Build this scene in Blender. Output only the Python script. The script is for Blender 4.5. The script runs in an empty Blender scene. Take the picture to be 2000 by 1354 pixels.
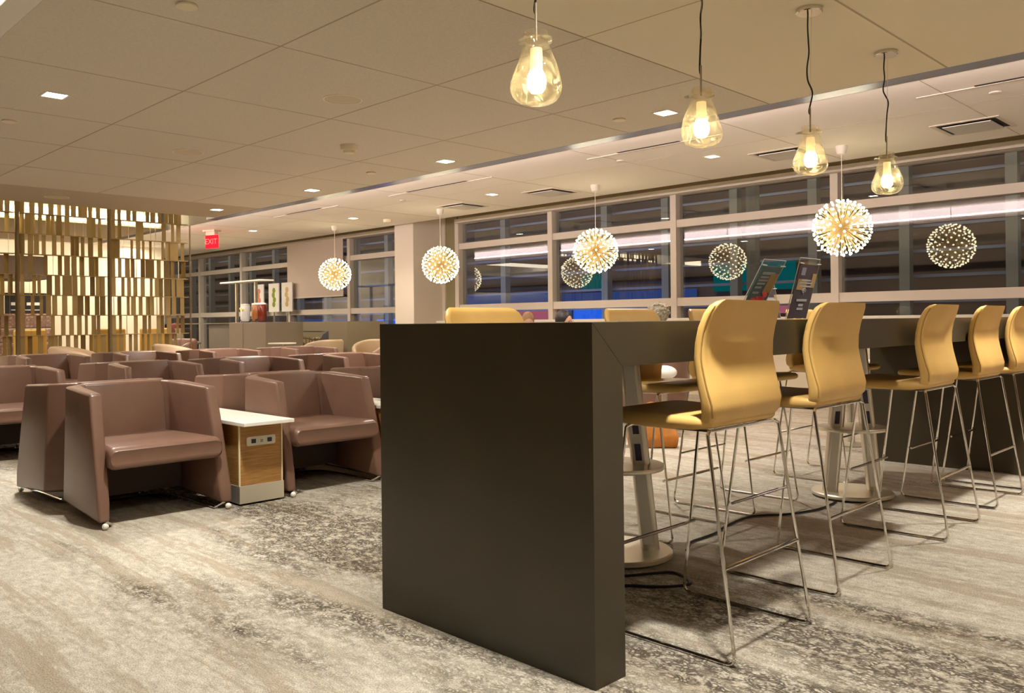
import bpy, bmesh, math, random
from mathutils import Vector, Matrix
R=math.radians
random.seed(7)
scene=bpy.context.scene
col=scene.collection

# ------------------------------------------------------------------ materials
def nodes_of(m):
    m.use_nodes=True
    return m.node_tree.nodes, m.node_tree.links
def pbsdf(name,color,rough=.5,metal=0.,spec=.5,emit=None,estr=0.,noise=0.,nscale=20.,bump=0.,bscale=80.,coat=0.,stretch=(1,1,1)):
    m=bpy.data.materials.new(name); n,l=nodes_of(m)
    b=n['Principled BSDF']
    b.inputs['Base Color'].default_value=(*color,1)
    b.inputs['Roughness'].default_value=rough
    b.inputs['Metallic'].default_value=metal
    b.inputs['Specular IOR Level'].default_value=spec
    b.inputs['Coat Weight'].default_value=coat
    if emit:
        b.inputs['Emission Color'].default_value=(*emit,1); b.inputs['Emission Strength'].default_value=estr
    if noise>0 or bump>0:
        tc=n.new('ShaderNodeTexCoord'); mp=n.new('ShaderNodeMapping'); mp.inputs['Scale'].default_value=stretch
        l.new(tc.outputs['Object'],mp.inputs['Vector'])
    if noise>0:
        t=n.new('ShaderNodeTexNoise'); t.inputs['Scale'].default_value=nscale; t.inputs['Detail'].default_value=5
        l.new(mp.outputs[0],t.inputs['Vector'])
        mr=n.new('ShaderNodeMapRange'); mr.inputs[1].default_value=.3; mr.inputs[2].default_value=.7
        mr.inputs[3].default_value=1-noise; mr.inputs[4].default_value=1+noise
        l.new(t.outputs['Fac'],mr.inputs[0])
        mx=n.new('ShaderNodeVectorMath'); mx.operation='SCALE'; mx.inputs[0].default_value=color
        l.new(mr.outputs[0],mx.inputs['Scale']); l.new(mx.outputs[0],b.inputs['Base Color'])
    if bump>0:
        t2=n.new('ShaderNodeTexNoise'); t2.inputs['Scale'].default_value=bscale; t2.inputs['Detail'].default_value=3
        l.new(mp.outputs[0],t2.inputs['Vector'])
        bp=n.new('ShaderNodeBump'); bp.inputs['Strength'].default_value=bump; bp.inputs['Distance'].default_value=.01
        l.new(t2.outputs['Fac'],bp.inputs['Height']); l.new(bp.outputs[0],b.inputs['Normal'])
    return m
def emis(name,color,s):
    m=bpy.data.materials.new(name); n,l=nodes_of(m); n.remove(n['Principled BSDF'])
    e=n.new('ShaderNodeEmission'); e.inputs[0].default_value=(*color,1); e.inputs[1].default_value=s
    l.new(e.outputs[0],n['Material Output'].inputs[0]); return m
def glassy(name,tint,ior,rough=0.,fmul=1.,bump=0.,bscale=12.):
    """thin clear sheet: transparent plus a Fresnel mirror"""
    m=bpy.data.materials.new(name); n,l=nodes_of(m); n.remove(n['Principled BSDF'])
    t=n.new('ShaderNodeBsdfTransparent'); t.inputs[0].default_value=(*tint,1)
    g=n.new('ShaderNodeBsdfGlossy'); g.inputs['Roughness'].default_value=rough
    f=n.new('ShaderNodeLayerWeight'); f.inputs['Blend'].default_value=.5
    pw=n.new('ShaderNodeMath'); pw.operation='POWER'; pw.inputs[1].default_value=5; l.new(f.outputs['Facing'],pw.inputs[0])
    f0=((ior-1)/(ior+1))**2*fmul
    ml=n.new('ShaderNodeMath'); ml.operation='MULTIPLY_ADD'; ml.inputs[1].default_value=1-f0; ml.inputs[2].default_value=f0; ml.use_clamp=True
    l.new(pw.outputs[0],ml.inputs[0])
    mx=n.new('ShaderNodeMixShader'); l.new(ml.outputs[0],mx.inputs[0]); l.new(t.outputs[0],mx.inputs[1]); l.new(g.outputs[0],mx.inputs[2])
    if bump>0:
        tc=n.new('ShaderNodeTexCoord'); nz=n.new('ShaderNodeTexNoise'); nz.inputs['Scale'].default_value=bscale; nz.inputs['Distortion'].default_value=1.5
        l.new(tc.outputs['Object'],nz.inputs['Vector'])
        bp=n.new('ShaderNodeBump'); bp.inputs['Strength'].default_value=bump; bp.inputs['Distance'].default_value=.05
        l.new(nz.outputs['Fac'],bp.inputs['Height']); l.new(bp.outputs[0],g.inputs['Normal']); l.new(bp.outputs[0],f.inputs['Normal'])
    l.new(mx.outputs[0],n['Material Output'].inputs[0]); return m

def carpet_mat():
    m=bpy.data.materials.new('carpet'); n,l=nodes_of(m); b=n['Principled BSDF']
    b.inputs['Roughness'].default_value=.95; b.inputs['Specular IOR Level'].default_value=.1
    tc=n.new('ShaderNodeTexCoord')
    def mapping(s,loc=(0,0,0)):
        mp=n.new('ShaderNodeMapping'); mp.inputs['Scale'].default_value=s; mp.inputs['Location'].default_value=loc
        l.new(tc.outputs['Object'],mp.inputs['Vector']); return mp
    def noise(mp,s,d=4,r=.6,dist=0.):
        t=n.new('ShaderNodeTexNoise'); t.inputs['Scale'].default_value=s; t.inputs['Detail'].default_value=d; t.inputs['Roughness'].default_value=r
        t.inputs['Distortion'].default_value=dist
        l.new(mp.outputs[0],t.inputs['Vector']); return t.outputs['Fac']
    def rng(x,a,bb,c,d):
        r=n.new('ShaderNodeMapRange'); r.inputs[1].default_value=a; r.inputs[2].default_value=bb; r.inputs[3].default_value=c; r.inputs[4].default_value=d
        l.new(x,r.inputs[0]); return r.outputs[0]
    def math_(op,a,bv):
        k=n.new('ShaderNodeMath'); k.operation=op; k.use_clamp=False
        for i,v in enumerate((a,bv)):
            if isinstance(v,(int,float)): k.inputs[i].default_value=v
            else: l.new(v,k.inputs[i])
        return k.outputs[0]
    def mix(f,c1,c2):
        k=n.new('ShaderNodeMix'); k.data_type='RGBA'
        l.new(f,k.inputs[0])
        for i,c in ((6,c1),(7,c2)):
            if isinstance(c,tuple): k.inputs[i].default_value=(*c,1)
            else: l.new(c,k.inputs[i])
        return k.outputs[2]
    # long soft streaks along X, brownish, with broken edges
    st=noise(mapping((.32,2.6,1)),1.7,8,.72,.25)
    streak=rng(st,.515,.56,0,1)
    st2=noise(mapping((.9,9,1),(7,3,0)),1.2,6,.7,.3)
    streak2=rng(st2,.54,.61,0,1)
    # bands where the dark pebble motif shows
    bd=noise(mapping((.30,1.15,1),(1.2,4.7,0)),1.25,5,.65)
    sx_=n.new('ShaderNodeSeparateXYZ'); l.new(tc.outputs['Object'],sx_.inputs[0])
    bump_=rng(math_('ABSOLUTE',math_('SUBTRACT',sx_.outputs['Y'],2.45),0),.35,1.15,.13,-.07)
    band=rng(math_('ADD',bd,bump_),.50,.64,0,1)
    vo=n.new('ShaderNodeTexVoronoi'); vo.feature='DISTANCE_TO_EDGE'; vo.inputs['Scale'].default_value=46
    wv=mapping((1,1.5,1)); wn=n.new('ShaderNodeTexNoise'); wn.inputs['Scale'].default_value=14; l.new(wv.outputs[0],wn.inputs['Vector'])
    ad=n.new('ShaderNodeVectorMath'); ad.operation='MULTIPLY_ADD'; l.new(wn.outputs['Color'],ad.inputs[0]); ad.inputs[1].default_value=(.08,.08,0); l.new(wv.outputs[0],ad.inputs[2])
    l.new(ad.outputs[0],vo.inputs['Vector'])
    peb=rng(vo.outputs['Distance'],.12,.31,1,0)
    brk=rng(noise(mapping((1,1.4,1)),15,4,.7),.36,.52,0,1)
    dark=math_('MULTIPLY',math_('MULTIPLY',peb,brk),band)
    # fine loop pile
    pile=noise(mapping((1,1.3,1)),170,3,.75)
    mott=noise(mapping((1.0,1.7,1)),16,6,.75)
    base=mix(rng(mott,.35,.65,0,1),(.345,.31,.25),(.57,.52,.435))
    c=mix(math_('MULTIPLY',streak,.72),base,(.34,.275,.20))
    c=mix(math_('MULTIPLY',streak2,.55),c,(.33,.27,.195))
    fl=rng(noise(mapping((1,1.9,1),(5,2,0)),30,4,.7),.54,.64,0,1)
    c=mix(math_('MULTIPLY',fl,math_('MULTIPLY',rng(noise(mapping((.5,1.2,1),(2,9,0)),1.6,4,.6),.42,.58,0,1),.55)),c,(.25,.20,.145))
    c=mix(math_('MULTIPLY',band,.22),c,(.40,.35,.27))
    c=mix(math_('MULTIPLY',dark,.88),c,(.045,.034,.022))
    hs=n.new('ShaderNodeVectorMath'); hs.operation='SCALE'; l.new(c,hs.inputs[0]); l.new(rng(pile,.32,.68,.52,1.42),hs.inputs['Scale'])
    l.new(hs.outputs[0],b.inputs['Base Color'])
    bp=n.new('ShaderNodeBump'); bp.inputs['Strength'].default_value=.5; bp.inputs['Distance'].default_value=.006
    l.new(pile,bp.inputs['Height']); l.new(bp.outputs[0],b.inputs['Normal'])
    return m
def wood_mat():
    m=bpy.data.materials.new('oak_veneer'); n,l=nodes_of(m); b=n['Principled BSDF']
    tc=n.new('ShaderNodeTexCoord'); mp=n.new('ShaderNodeMapping'); mp.inputs['Scale'].default_value=(4,4,70)
    l.new(tc.outputs['Object'],mp.inputs[0]); t=n.new('ShaderNodeTexNoise'); t.inputs['Scale'].default_value=1.6; t.inputs['Detail'].default_value=6; t.inputs['Roughness'].default_value=.65
    l.new(mp.outputs[0],t.inputs['Vector']); cr=n.new('ShaderNodeValToRGB')
    cr.color_ramp.elements[0].position=.34; cr.color_ramp.elements[0].color=(.27,.125,.03,1)
    cr.color_ramp.elements[1].position=.68; cr.color_ramp.elements[1].color=(.45,.24,.07,1)
    l.new(t.outputs['Fac'],cr.inputs[0]); l.new(cr.outputs[0],b.inputs['Base Color']); b.inputs['Roughness'].default_value=.42
    return m
def quartz_mat():
    m=bpy.data.materials.new('dark_quartz'); n,l=nodes_of(m); b=n['Principled BSDF']
    tc=n.new('ShaderNodeTexCoord')
    t=n.new('ShaderNodeTexNoise'); t.inputs['Scale'].default_value=3; t.inputs['Detail'].default_value=6; l.new(tc.outputs['Object'],t.inputs['Vector'])
    v=n.new('ShaderNodeTexVoronoi'); v.inputs['Scale'].default_value=26; l.new(tc.outputs['Object'],v.inputs['Vector'])
    r=n.new('ShaderNodeMapRange'); r.inputs[1].default_value=.0; r.inputs[2].default_value=.09; r.inputs[3].default_value=.35; r.inputs[4].default_value=0; l.new(v.outputs['Distance'],r.inputs[0])
    t3=n.new('ShaderNodeTexNoise'); t3.inputs['Scale'].default_value=300; l.new(tc.outputs['Object'],t3.inputs['Vector'])
    cr=n.new('ShaderNodeMix'); cr.data_type='RGBA'; cr.inputs[6].default_value=(.040,.030,.015,1); cr.inputs[7].default_value=(.063,.049,.027,1); l.new(t.outputs['Fac'],cr.inputs[0])
    k=n.new('ShaderNodeMix'); k.data_type='RGBA'; l.new(r.outputs[0],k.inputs[0]); l.new(cr.outputs[2],k.inputs[6]); k.inputs[7].default_value=(.10,.085,.06,1)
    r3=n.new('ShaderNodeMapRange'); r3.inputs[3].default_value=.75; r3.inputs[4].default_value=1.25; l.new(t3.outputs['Fac'],r3.inputs[0])
    s=n.new('ShaderNodeVectorMath'); s.operation='SCALE'; l.new(k.outputs[2],s.inputs[0]); l.new(r3.outputs[0],s.inputs['Scale'])
    l.new(s.outputs[0],b.inputs['Base Color']); b.inputs['Roughness'].default_value=.33; b.inputs['Specular IOR Level'].default_value=.45
    return m
def pattern_fabric(name,c1,c2,scale,rough=.8):
    m=bpy.data.materials.new(name); n,l=nodes_of(m); b=n['Principled BSDF']
    tc=n.new('ShaderNodeTexCoord'); v=n.new('ShaderNodeTexVoronoi'); v.feature='DISTANCE_TO_EDGE'; v.inputs['Scale'].default_value=scale; v.inputs['Randomness'].default_value=.5
    l.new(tc.outputs['Object'],v.inputs['Vector']); r=n.new('ShaderNodeMapRange'); r.inputs[1].default_value=.08; r.inputs[2].default_value=.2; l.new(v.outputs['Distance'],r.inputs[0])
    k=n.new('ShaderNodeMix'); k.data_type='RGBA'; l.new(r.outputs[0],k.inputs[0]); k.inputs[6].default_value=(*c1,1); k.inputs[7].default_value=(*c2,1)
    l.new(k.outputs[2],b.inputs['Base Color']); b.inputs['Roughness'].default_value=rough
    return m

M={}
M['carpet']=carpet_mat(); M['oak']=wood_mat(); M['quartz']=quartz_mat()
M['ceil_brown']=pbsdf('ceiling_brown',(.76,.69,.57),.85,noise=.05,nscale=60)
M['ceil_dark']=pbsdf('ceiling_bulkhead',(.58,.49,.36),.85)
M['ceil_beige']=pbsdf('ceiling_beige',(.93,.84,.67),.85)
M['ceil_white']=pbsdf('ceiling_white',(.93,.88,.80),.85)
M['seam']=pbsdf('seam_shadow_gap',(.05,.04,.03),.9)
M['seam_soft']=pbsdf('seam_joint',(.52,.43,.30),.9)
M['wall']=pbsdf('wall_paint',(.72,.64,.50),.8)
M['wall_tan']=pbsdf('wall_tan',(.47,.39,.25),.8)
M['wall_taupe']=pbsdf('wall_taupe',(.20,.15,.115),.8)
M['wall_olive']=pbsdf('wall_olive',(.30,.27,.15),.8)
M['frame']=pbsdf('window_frame_paint',(.74,.67,.58),.5)
M['trim_metal']=pbsdf('polished_metal',(.50,.56,.74),.26,1)  # blue reflected from the windows is put into the metal's colour
M['canopy_metal']=pbsdf('satin_nickel',(.72,.68,.62),.10,1)
M['chrome']=pbsdf('chrome',(.80,.77,.72),.09,1)
M['satin']=pbsdf('satin_aluminium',(.62,.58,.50),.36,1)
M['satin_lt']=pbsdf('brushed_plate',(.78,.72,.60),.3,.75)
M['tan']=pbsdf('tan_leather',(.78,.49,.155),.38,spec=.4,noise=.05,nscale=6,bump=.06,bscale=220)
M['tan_dk']=pbsdf('tan_leather_stitch',(.42,.24,.06),.7)
M['brown']=pbsdf('brown_leather',(.175,.095,.065),.30,spec=.5,noise=.10,nscale=5,bump=.08,bscale=160)
M['brown_dk']=pbsdf('dark_brown_legs_and_shade',(.045,.024,.016),.7)
M['peach']=pbsdf('peach_leather',(.80,.56,.36),.45)
M['olive_lth']=pbsdf('olive_leather',(.36,.27,.16),.5)
M['white_top']=pbsdf('white_laminate',(.86,.82,.72),.3)
M['edge']=pbsdf('pale_edge_band',(.80,.68,.45),.5)
M['plate']=pbsdf('outlet_plate_steel',(.62,.59,.50),.4,.3)
M['black']=pbsdf('black_plastic',(.012,.012,.013),.4)
M['navy']=pbsdf('navy_socket',(.02,.015,.06),.4)
M['dkrubber']=pbsdf('cable_rubber',(.006,.006,.007),.45)
M['brass']=pbsdf('brass_plate',(.56,.43,.20),.36,.7)
M['brass_dk']=pbsdf('aged_brass_post',(.30,.22,.12),.45,.6)
M['gray_pl']=pbsdf('partition_gray',(.245,.205,.15),.7)
M['gray_pl2']=pbsdf('partition_olive',(.20,.17,.10),.7)
M['purple']=pattern_fabric('banquette_weave',(.22,.13,.10),(.42,.27,.22),16)
M['leafy']=pattern_fabric('patterned_upholstery',(.09,.065,.03),(.36,.27,.12),9)
M['yellow']=pbsdf('yellow_upholstery',(.74,.47,.10),.5)
M['wire']=pbsdf('spoke_steel',(.90,.72,.38),.4,.25)
M['led']=emis('led_tip',(1.,.86,.54),10.5)
M['white_pl']=pbsdf('white_plastic',(.82,.78,.70),.4)
M['cord']=pbsdf('black_cord',(.012,.009,.008),.6)
M['rod']=pbsdf('pendant_rod',(.45,.38,.28),.35,.8)
M['bulb']=emis('frosted_bulb',(1.,.82,.46),38.)
M['sock']=pbsdf('frosted_sleeve',(.92,.80,.52),.4,emit=(1.,.72,.32),estr=.75)
M['pglass']=glassy('blown_glass',(.97,.93,.84),1.42,.06,1.6,bump=.8,bscale=9)
def add_milk(m,color,f):
    n,l=nodes_of(m); out=n['Material Output']; src=out.inputs[0].links[0].from_socket
    t=n.new('ShaderNodeBsdfTranslucent'); t.inputs[0].default_value=(*color,1); d=n.new('ShaderNodeBsdfDiffuse'); d.inputs[0].default_value=(*color,1)
    a=n.new('ShaderNodeMixShader'); a.inputs[0].default_value=.35; l.new(t.outputs[0],a.inputs[1]); l.new(d.outputs[0],a.inputs[2])
    tc=n.new('ShaderNodeTexCoord'); nz=n.new('ShaderNodeTexNoise'); nz.inputs['Scale'].default_value=11; nz.inputs['Distortion'].default_value=2.; l.new(tc.outputs['Object'],nz.inputs['Vector'])
    mr=n.new('ShaderNodeMapRange'); mr.inputs[1].default_value=.35; mr.inputs[2].default_value=.7; mr.inputs[3].default_value=f*.25; mr.inputs[4].default_value=f*1.9; l.new(nz.outputs['Fac'],mr.inputs[0])
    x=n.new('ShaderNodeMixShader'); l.new(mr.outputs[0],x.inputs[0]); l.new(src,x.inputs[1]); l.new(a.outputs[0],x.inputs[2]); l.new(x.outputs[0],out.inputs[0])
add_milk(M['pglass'],(.95,.86,.62),.09)
M['pane']=glassy('window_pane',(.93,.95,.93),1.62,0.,1.35)
M['acrylic']=glassy('clear_acrylic',(.97,.97,.95),1.45,0.,.8)
M['lamp']=emis('downlight_lens',(1.,.93,.80),30.)
M['lamp_w']=emis('perimeter_lens',(1.,.88,.76),6.)
M['cove']=emis('cove_light',(1.,.78,.76),9.)
M['cove_slot']=emis('slot_light',(1.,.85,.55),9.)
M['cove_l']=emis('tray_light',(1.,.90,.76),2.)
M['screenw']=pbsdf('roller_blind',(.66,.57,.47),.8)
M['exit_red']=emis('exit_glow',(1.,.01,.02),2.6)
M['exit_lt']=emis('exit_letters',(1.,.12,.09),2.8)
M['exit_box']=pbsdf('exit_housing',(.62,.50,.38),.5)
M['mirror']=pbsdf('diffuser_plate',(.78,.74,.68),.35,.4)
M['slotdk']=pbsdf('slot_dark',(.03,.022,.018),.8)
M['ring']=pbsdf('speaker_ring',(.92,.84,.68),.6)
M['ringin']=pbsdf('speaker_mesh',(.72,.62,.46),.8)
M['detector']=pbsdf('detector_plastic',(.92,.82,.62),.5)
M['fac_wall']=pbsdf('facade_dark_panel',(.13,.085,.06),.7,noise=.25,nscale=.6)
M['fac_metal']=pbsdf('facade_metal',(.24,.25,.32),.5,.2)
M['fac_col']=pbsdf('facade_column',(.25,.235,.20),.6)
M['blue_lit']=emis('lit_blue_glass',(.01,.12,.85),1.15)
M['blue_dim']=emis('lit_blue_glass_dim',(.05,.10,.36),.55)
M['teal_lit']=emis('lit_teal_glass',(.0,.15,.17),.55)
M['pink_lit']=emis('lit_pink_sign',(.55,.14,.22),.75)
M['white_lit']=emis('lit_white_strip',(.9,.93,1.),1.6)
M['spot_lit']=emis('apron_floodlight',(.9,.95,1.),22.)
M['asphalt']=pbsdf('apron_asphalt',(.05,.05,.055),.8)
M['skin']=pbsdf('skin',(.62,.36,.25),.5)
M['hair_brown']=pbsdf('hair_light_brown',(.33,.20,.09),.6,bump=.5,bscale=60)
M['hair_black']=pbsdf('hair_black',(.012,.009,.008),.45,bump=.4,bscale=60)
M['hair_gray']=pbsdf('hair_gray',(.36,.33,.25),.7,noise=.35,nscale=30,bump=.8,bscale=50)
M['cloth_navy']=pbsdf('cloth_navy',(.03,.035,.06),.9)
M['cloth_black']=pbsdf('cloth_black',(.018,.016,.02),.9)
M['cloth_mauve']=pbsdf('cloth_mauve',(.20,.12,.15),.9)
M['cloth_dkgray']=pbsdf('cloth_dark_gray',(.05,.05,.055),.9)
M['bag']=pbsdf('cognac_leather',(.42,.15,.018),.38,noise=.2,nscale=9,bump=.3,bscale=20)
M['paper']=pbsdf('white_paper',(.85,.83,.78),.8)
M['poster_teal']=pbsdf('poster_teal',(.16,.28,.34),.5)
M['poster_dark']=pbsdf('poster_plum',(.10,.075,.10),.5)
M['poster_red']=pbsdf('poster_red',(.62,.035,.03),.5)
M['poster_tan']=pbsdf('poster_tan',(.62,.42,.18),.5)
M['poster_ink']=pbsdf('poster_print',(.62,.62,.66),.6)
M['poster_lilac']=pbsdf('poster_lilac',(.42,.38,.55),.6)
M['green']=pbsdf('leaf_green',(.22,.32,.02),.6)
M['coral']=pbsdf('coral_print',(.72,.25,.18),.7)
M['tea']=pbsdf('iced_tea',(.14,.018,.008),.2,coat=.5)
M['tea_lt']=pbsdf('amber_tea',(.30,.12,.04),.2,coat=.5)
M['water']=pbsdf('lemon_water',(.72,.74,.76),.15,coat=.5)
M['lemon']=pbsdf('lemon_slice',(.70,.60,.08),.5)
M['cab_gray']=pbsdf('counter_gray',(.13,.11,.09),.6)
M['chair_gray']=pbsdf('gray_upholstery',(.27,.215,.16),.6)
M['maroon']=pbsdf('maroon_cloth',(.09,.012,.010),.8)

# ------------------------------------------------------------------ mesh builder
class MB:
    def __init__(s): s.bm=bmesh.new()
    def poly(s,bot,top,mids=()):
        rings=[bot,*mids,top]; vs=[[s.bm.verts.new(p) for p in r] for r in rings]; n=len(bot); fs=[]
        fs.append(s.bm.faces.new(list(reversed(vs[0])))); fs.append(s.bm.faces.new(vs[-1]))
        for a,b in zip(vs,vs[1:]):
            for i in range(n): fs.append(s.bm.faces.new((a[i],a[(i+1)%n],b[(i+1)%n],b[i])))
        return s
    def box(s,c,d,rz=0.,rx=0.,ry=0.):
        m=Matrix.Translation(c)@Matrix.Rotation(rz,4,'Z')@Matrix.Rotation(ry,4,'Y')@Matrix.Rotation(rx,4,'X')
        x,y,z=d[0]/2,d[1]/2,d[2]/2
        b=[m@Vector(p) for p in ((-x,-y,-z),(x,-y,-z),(x,y,-z),(-x,y,-z))]
        t=[m@Vector(p) for p in ((-x,-y,z),(x,-y,z),(x,y,z),(-x,y,z))]
        return s.poly(b,t)
    def b2(s,x0,x1,y0,y1,z0,z1): return s.box(((x0+x1)/2,(y0+y1)/2,(z0+z1)/2),(abs(x1-x0),abs(y1-y0),abs(z1-z0)))
    def loft(s,rings,caps=True,closed=True):
        vs=[[s.bm.verts.new(p) for p in r] for r in rings]; n=len(rings[0])
        for a,b in zip(vs,vs[1:]):
            for i in range(n if closed else n-1): s.bm.faces.new((a[i],a[(i+1)%n],b[(i+1)%n],b[i]))
        if caps: s.bm.faces.new(list(reversed(vs[0]))); s.bm.faces.new(vs[-1])
        return s
    def lathe(s,prof,c=(0,0,0),n=24,caps=True,squash=None):
        rings=[]
        for r,z in prof: rings.append([Vector((c[0]+r*math.cos(2*math.pi*i/n),c[1]+r*math.sin(2*math.pi*i/n),c[2]+z)) for i in range(n)])
        return s.loft(rings,caps)
    def tube(s,pts,r,n=8,closed=False):
        pts=[Vector(p) for p in pts]; rings=[]; up=None; N=len(pts)
        for i,p in enumerate(pts):
            if closed: d=(pts[(i+1)%N]-pts[i-1]).normalized()
            else: d=((pts[min(i+1,N-1)]-p).normalized()+(p-pts[max(i-1,0)]).normalized()).normalized()
            if up is None:
                up=Vector((0,0,1)) if abs(d.z)<.9 else Vector((1,0,0))
            a=(up-d*up.dot(d)).normalized(); b=d.cross(a); up=a
            rings.append([p+r*(math.cos(2*math.pi*k/n)*a+math.sin(2*math.pi*k/n)*b) for k in range(n)])
        if closed: rings.append(rings[0])
        return s.loft(rings,caps=not closed)
    def ball(s,c,r,u=12,v=8,sc=(1,1,1)):
        bmesh.ops.create_uvsphere(s.bm,u_segments=u,v_segments=v,radius=r,matrix=Matrix.Translation(c)@Matrix.Diagonal((*sc,1))); return s
    def bevel(s,w,seg=2,ang=30):
        bmesh.ops.remove_doubles(s.bm,verts=s.bm.verts,dist=1e-5)
        es=[e for e in s.bm.edges if len(e.link_faces)==2 and e.calc_face_angle(0)>R(ang)]
        bmesh.ops.bevel(s.bm,geom=es,offset=w,segments=seg,profile=.5,affect='EDGES',clamp_overlap=True); return s
    def build(s,name,mat,parent=None,smooth=35):
        bmesh.ops.recalc_face_normals(s.bm,faces=s.bm.faces)
        me=bpy.data.meshes.new(name); s.bm.to_mesh(me); s.bm.free()
        mats=mat if isinstance(mat,list) else [mat]
        for m in mats: me.materials.append(M[m] if isinstance(m,str) else m)
        if smooth:
            for p in me.polygons: p.use_smooth=True
            me.set_sharp_from_angle(angle=R(smooth))
        o=bpy.data.objects.new(name,me); col.objects.link(o)
        if parent: o.parent=parent
        return o
def fillet(pts,r,seg=5):
    pts=[Vector(p) for p in pts]; out=[pts[0]]
    for a,b,c in zip(pts,pts[1:],pts[2:]):
        d1=(a-b); d2=(c-b); q=min(r,d1.length*.45,d2.length*.45); p1=b+d1.normalized()*q; p2=b+d2.normalized()*q
        for i in range(seg+1):
            t=i/seg; out.append((1-t)**2*p1+2*t*(1-t)*b+t*t*p2)
    out.append(pts[-1]); return out
def smoothpath(pts,n=6):
    pts=[Vector(p) for p in pts]; out=[]
    for i in range(len(pts)-1):
        p0=pts[max(i-1,0)];p1=pts[i];p2=pts[i+1];p3=pts[min(i+2,len(pts)-1)]
        for k in range(n):
            t=k/n; out.append(.5*((2*p1)+(p2-p0)*t+(2*p0-5*p1+4*p2-p3)*t*t+(3*p1-p0-3*p2+p3)*t**3))
    out.append(pts[-1]); return out
def rrect(hx,hy,r,n=5):
    out=[]
    for cx,cy,a0 in ((hx-r,hy-r,0),(-hx+r,hy-r,90),(-hx+r,-hy+r,180),(hx-r,-hy+r,270)):
        for i in range(n+1):
            a=R(a0+90*i/n); out.append((cx+r*math.cos(a),cy+r*math.sin(a)))
    return out
def empty(name,loc=(0,0,0),rz=0.):
    o=bpy.data.objects.new(name,None); o.location=loc; o.rotation_euler=(0,0,rz); o.empty_display_size=.1; col.objects.link(o); return o
def tag(o,label,cat,group=None,kind=None):
    o['label']=label; o['category']=cat
    if group: o['group']=group
    if kind: o['kind']=kind
    return o
def struct(o): o['kind']='structure'; return o
kids={}
def copy_tree(o,parent=None):
    c=o.copy(); col.objects.link(c)
    if parent: c.parent=parent
    for ch in list(o.children): copy_tree(ch,c)
    return c
def stuffpart(o): o['kind']='stuff'; return o
def text(name,body,size,mat,parent,mtx,ext=.001):
    cu=bpy.data.curves.new(name,'FONT'); cu.body=body; cu.size=size; cu.align_x='CENTER'; cu.align_y='CENTER'; cu.extrude=ext
    tmp=bpy.data.objects.new(name,cu); col.objects.link(tmp); bpy.context.view_layer.update(); me=bpy.data.meshes.new_from_object(tmp.evaluated_get(bpy.context.evaluated_depsgraph_get())); bpy.data.objects.remove(tmp); me.materials.clear(); me.materials.append(M[mat]); o=bpy.data.objects.new(name,me); col.objects.link(o); o.parent=parent; o.matrix_local=mtx; return o

# ================================================================== camera
AZ=0.7838760945576178
fw=Vector((-math.sin(AZ),math.cos(AZ),0)); rt=Vector((math.cos(AZ),math.sin(AZ),0)); upv=Vector((0,0,1))
roll=-0.010333978629813877
cam=bpy.data.cameras.new('camera'); co=bpy.data.objects.new('camera',cam); col.objects.link(co)
ca,sa=math.cos(-roll),math.sin(-roll)
X=rt*ca-upv*sa; Y=rt*sa+upv*ca
# image right vector maps to camera x; roll raises the right end of the horizon
co.matrix_world=Matrix((( X.x,Y.x,-fw.x,0),(X.y,Y.y,-fw.y,0),(X.z,Y.z,-fw.z,1.075),(0,0,0,1)))
cam.sensor_fit='HORIZONTAL'; cam.sensor_width=36; cam.lens=36*1645/2000; cam.shift_x=0; cam.shift_y=-(677-628)/2000
cam.clip_start=.05; cam.clip_end=200
scene.camera=co

# ================================================================== room shell
W=10.5; XL,XR,YB=-27.,5.5,-5.5; SOF=5.95; CE=9.62; ZB=2.67; ZW=2.9
struct(MB().b2(XL,XR,YB,W+.2,-.1,0).build('floor','carpet',smooth=0))
# --- brown panel ceiling
def ceiling_slab(name,x0,x1,y0,y1,z,mat,th=.06): return struct(MB().b2(x0,x1,y0,y1,z,z+th).build(name,mat,smooth=0))
cb=ceiling_slab('ceiling_brown',-10.66,-3.05,1.31,SOF-.16,ZB,'ceil_brown')
ceiling_slab('ceiling_bar',-3.045,XR,1.31,SOF-.16,ZB,'ceil_beige')
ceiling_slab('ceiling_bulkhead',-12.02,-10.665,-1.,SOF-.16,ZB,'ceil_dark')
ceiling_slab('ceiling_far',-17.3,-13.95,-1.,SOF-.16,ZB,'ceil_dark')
def seams(name,mat,lines,z,w):
    mb=MB()
    for (x0,y0,x1,y1,ww) in lines:
        if x0==x1: mb.b2(x0-ww/2,x0+ww/2,y0,y1,z-.0015,z+.002)
        else: mb.b2(x0,x1,y0-ww/2,y0+ww/2,z-.0015,z+.002)
    return struct(mb.build(name,mat,smooth=0))
L=[]
for x in (-4.345,-5.63,-6.94,-8.05,-9.35): L.append((x,1.31,x,SOF-.16,.007))
for y in (2.5,3.665,4.825): L.append((-10.66,y,-3.05,y,.009))
seams('trim_1','seam_soft',L,ZB,0)
L=[(-1.82,1.31,-1.82,SOF-.16,.012),(.5,1.31,.5,SOF-.16,.012),(-3.05,3.66,XR,3.66,.004),(-3.05,2.5,XR,2.5,.004)]
seams('trim_2','seam_soft',L,ZB,0)
struct(MB().b2(-3.05,-3.046,1.31,SOF-.16,ZB-.004,ZB).build('trim_3','seam_soft',smooth=0))
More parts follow.
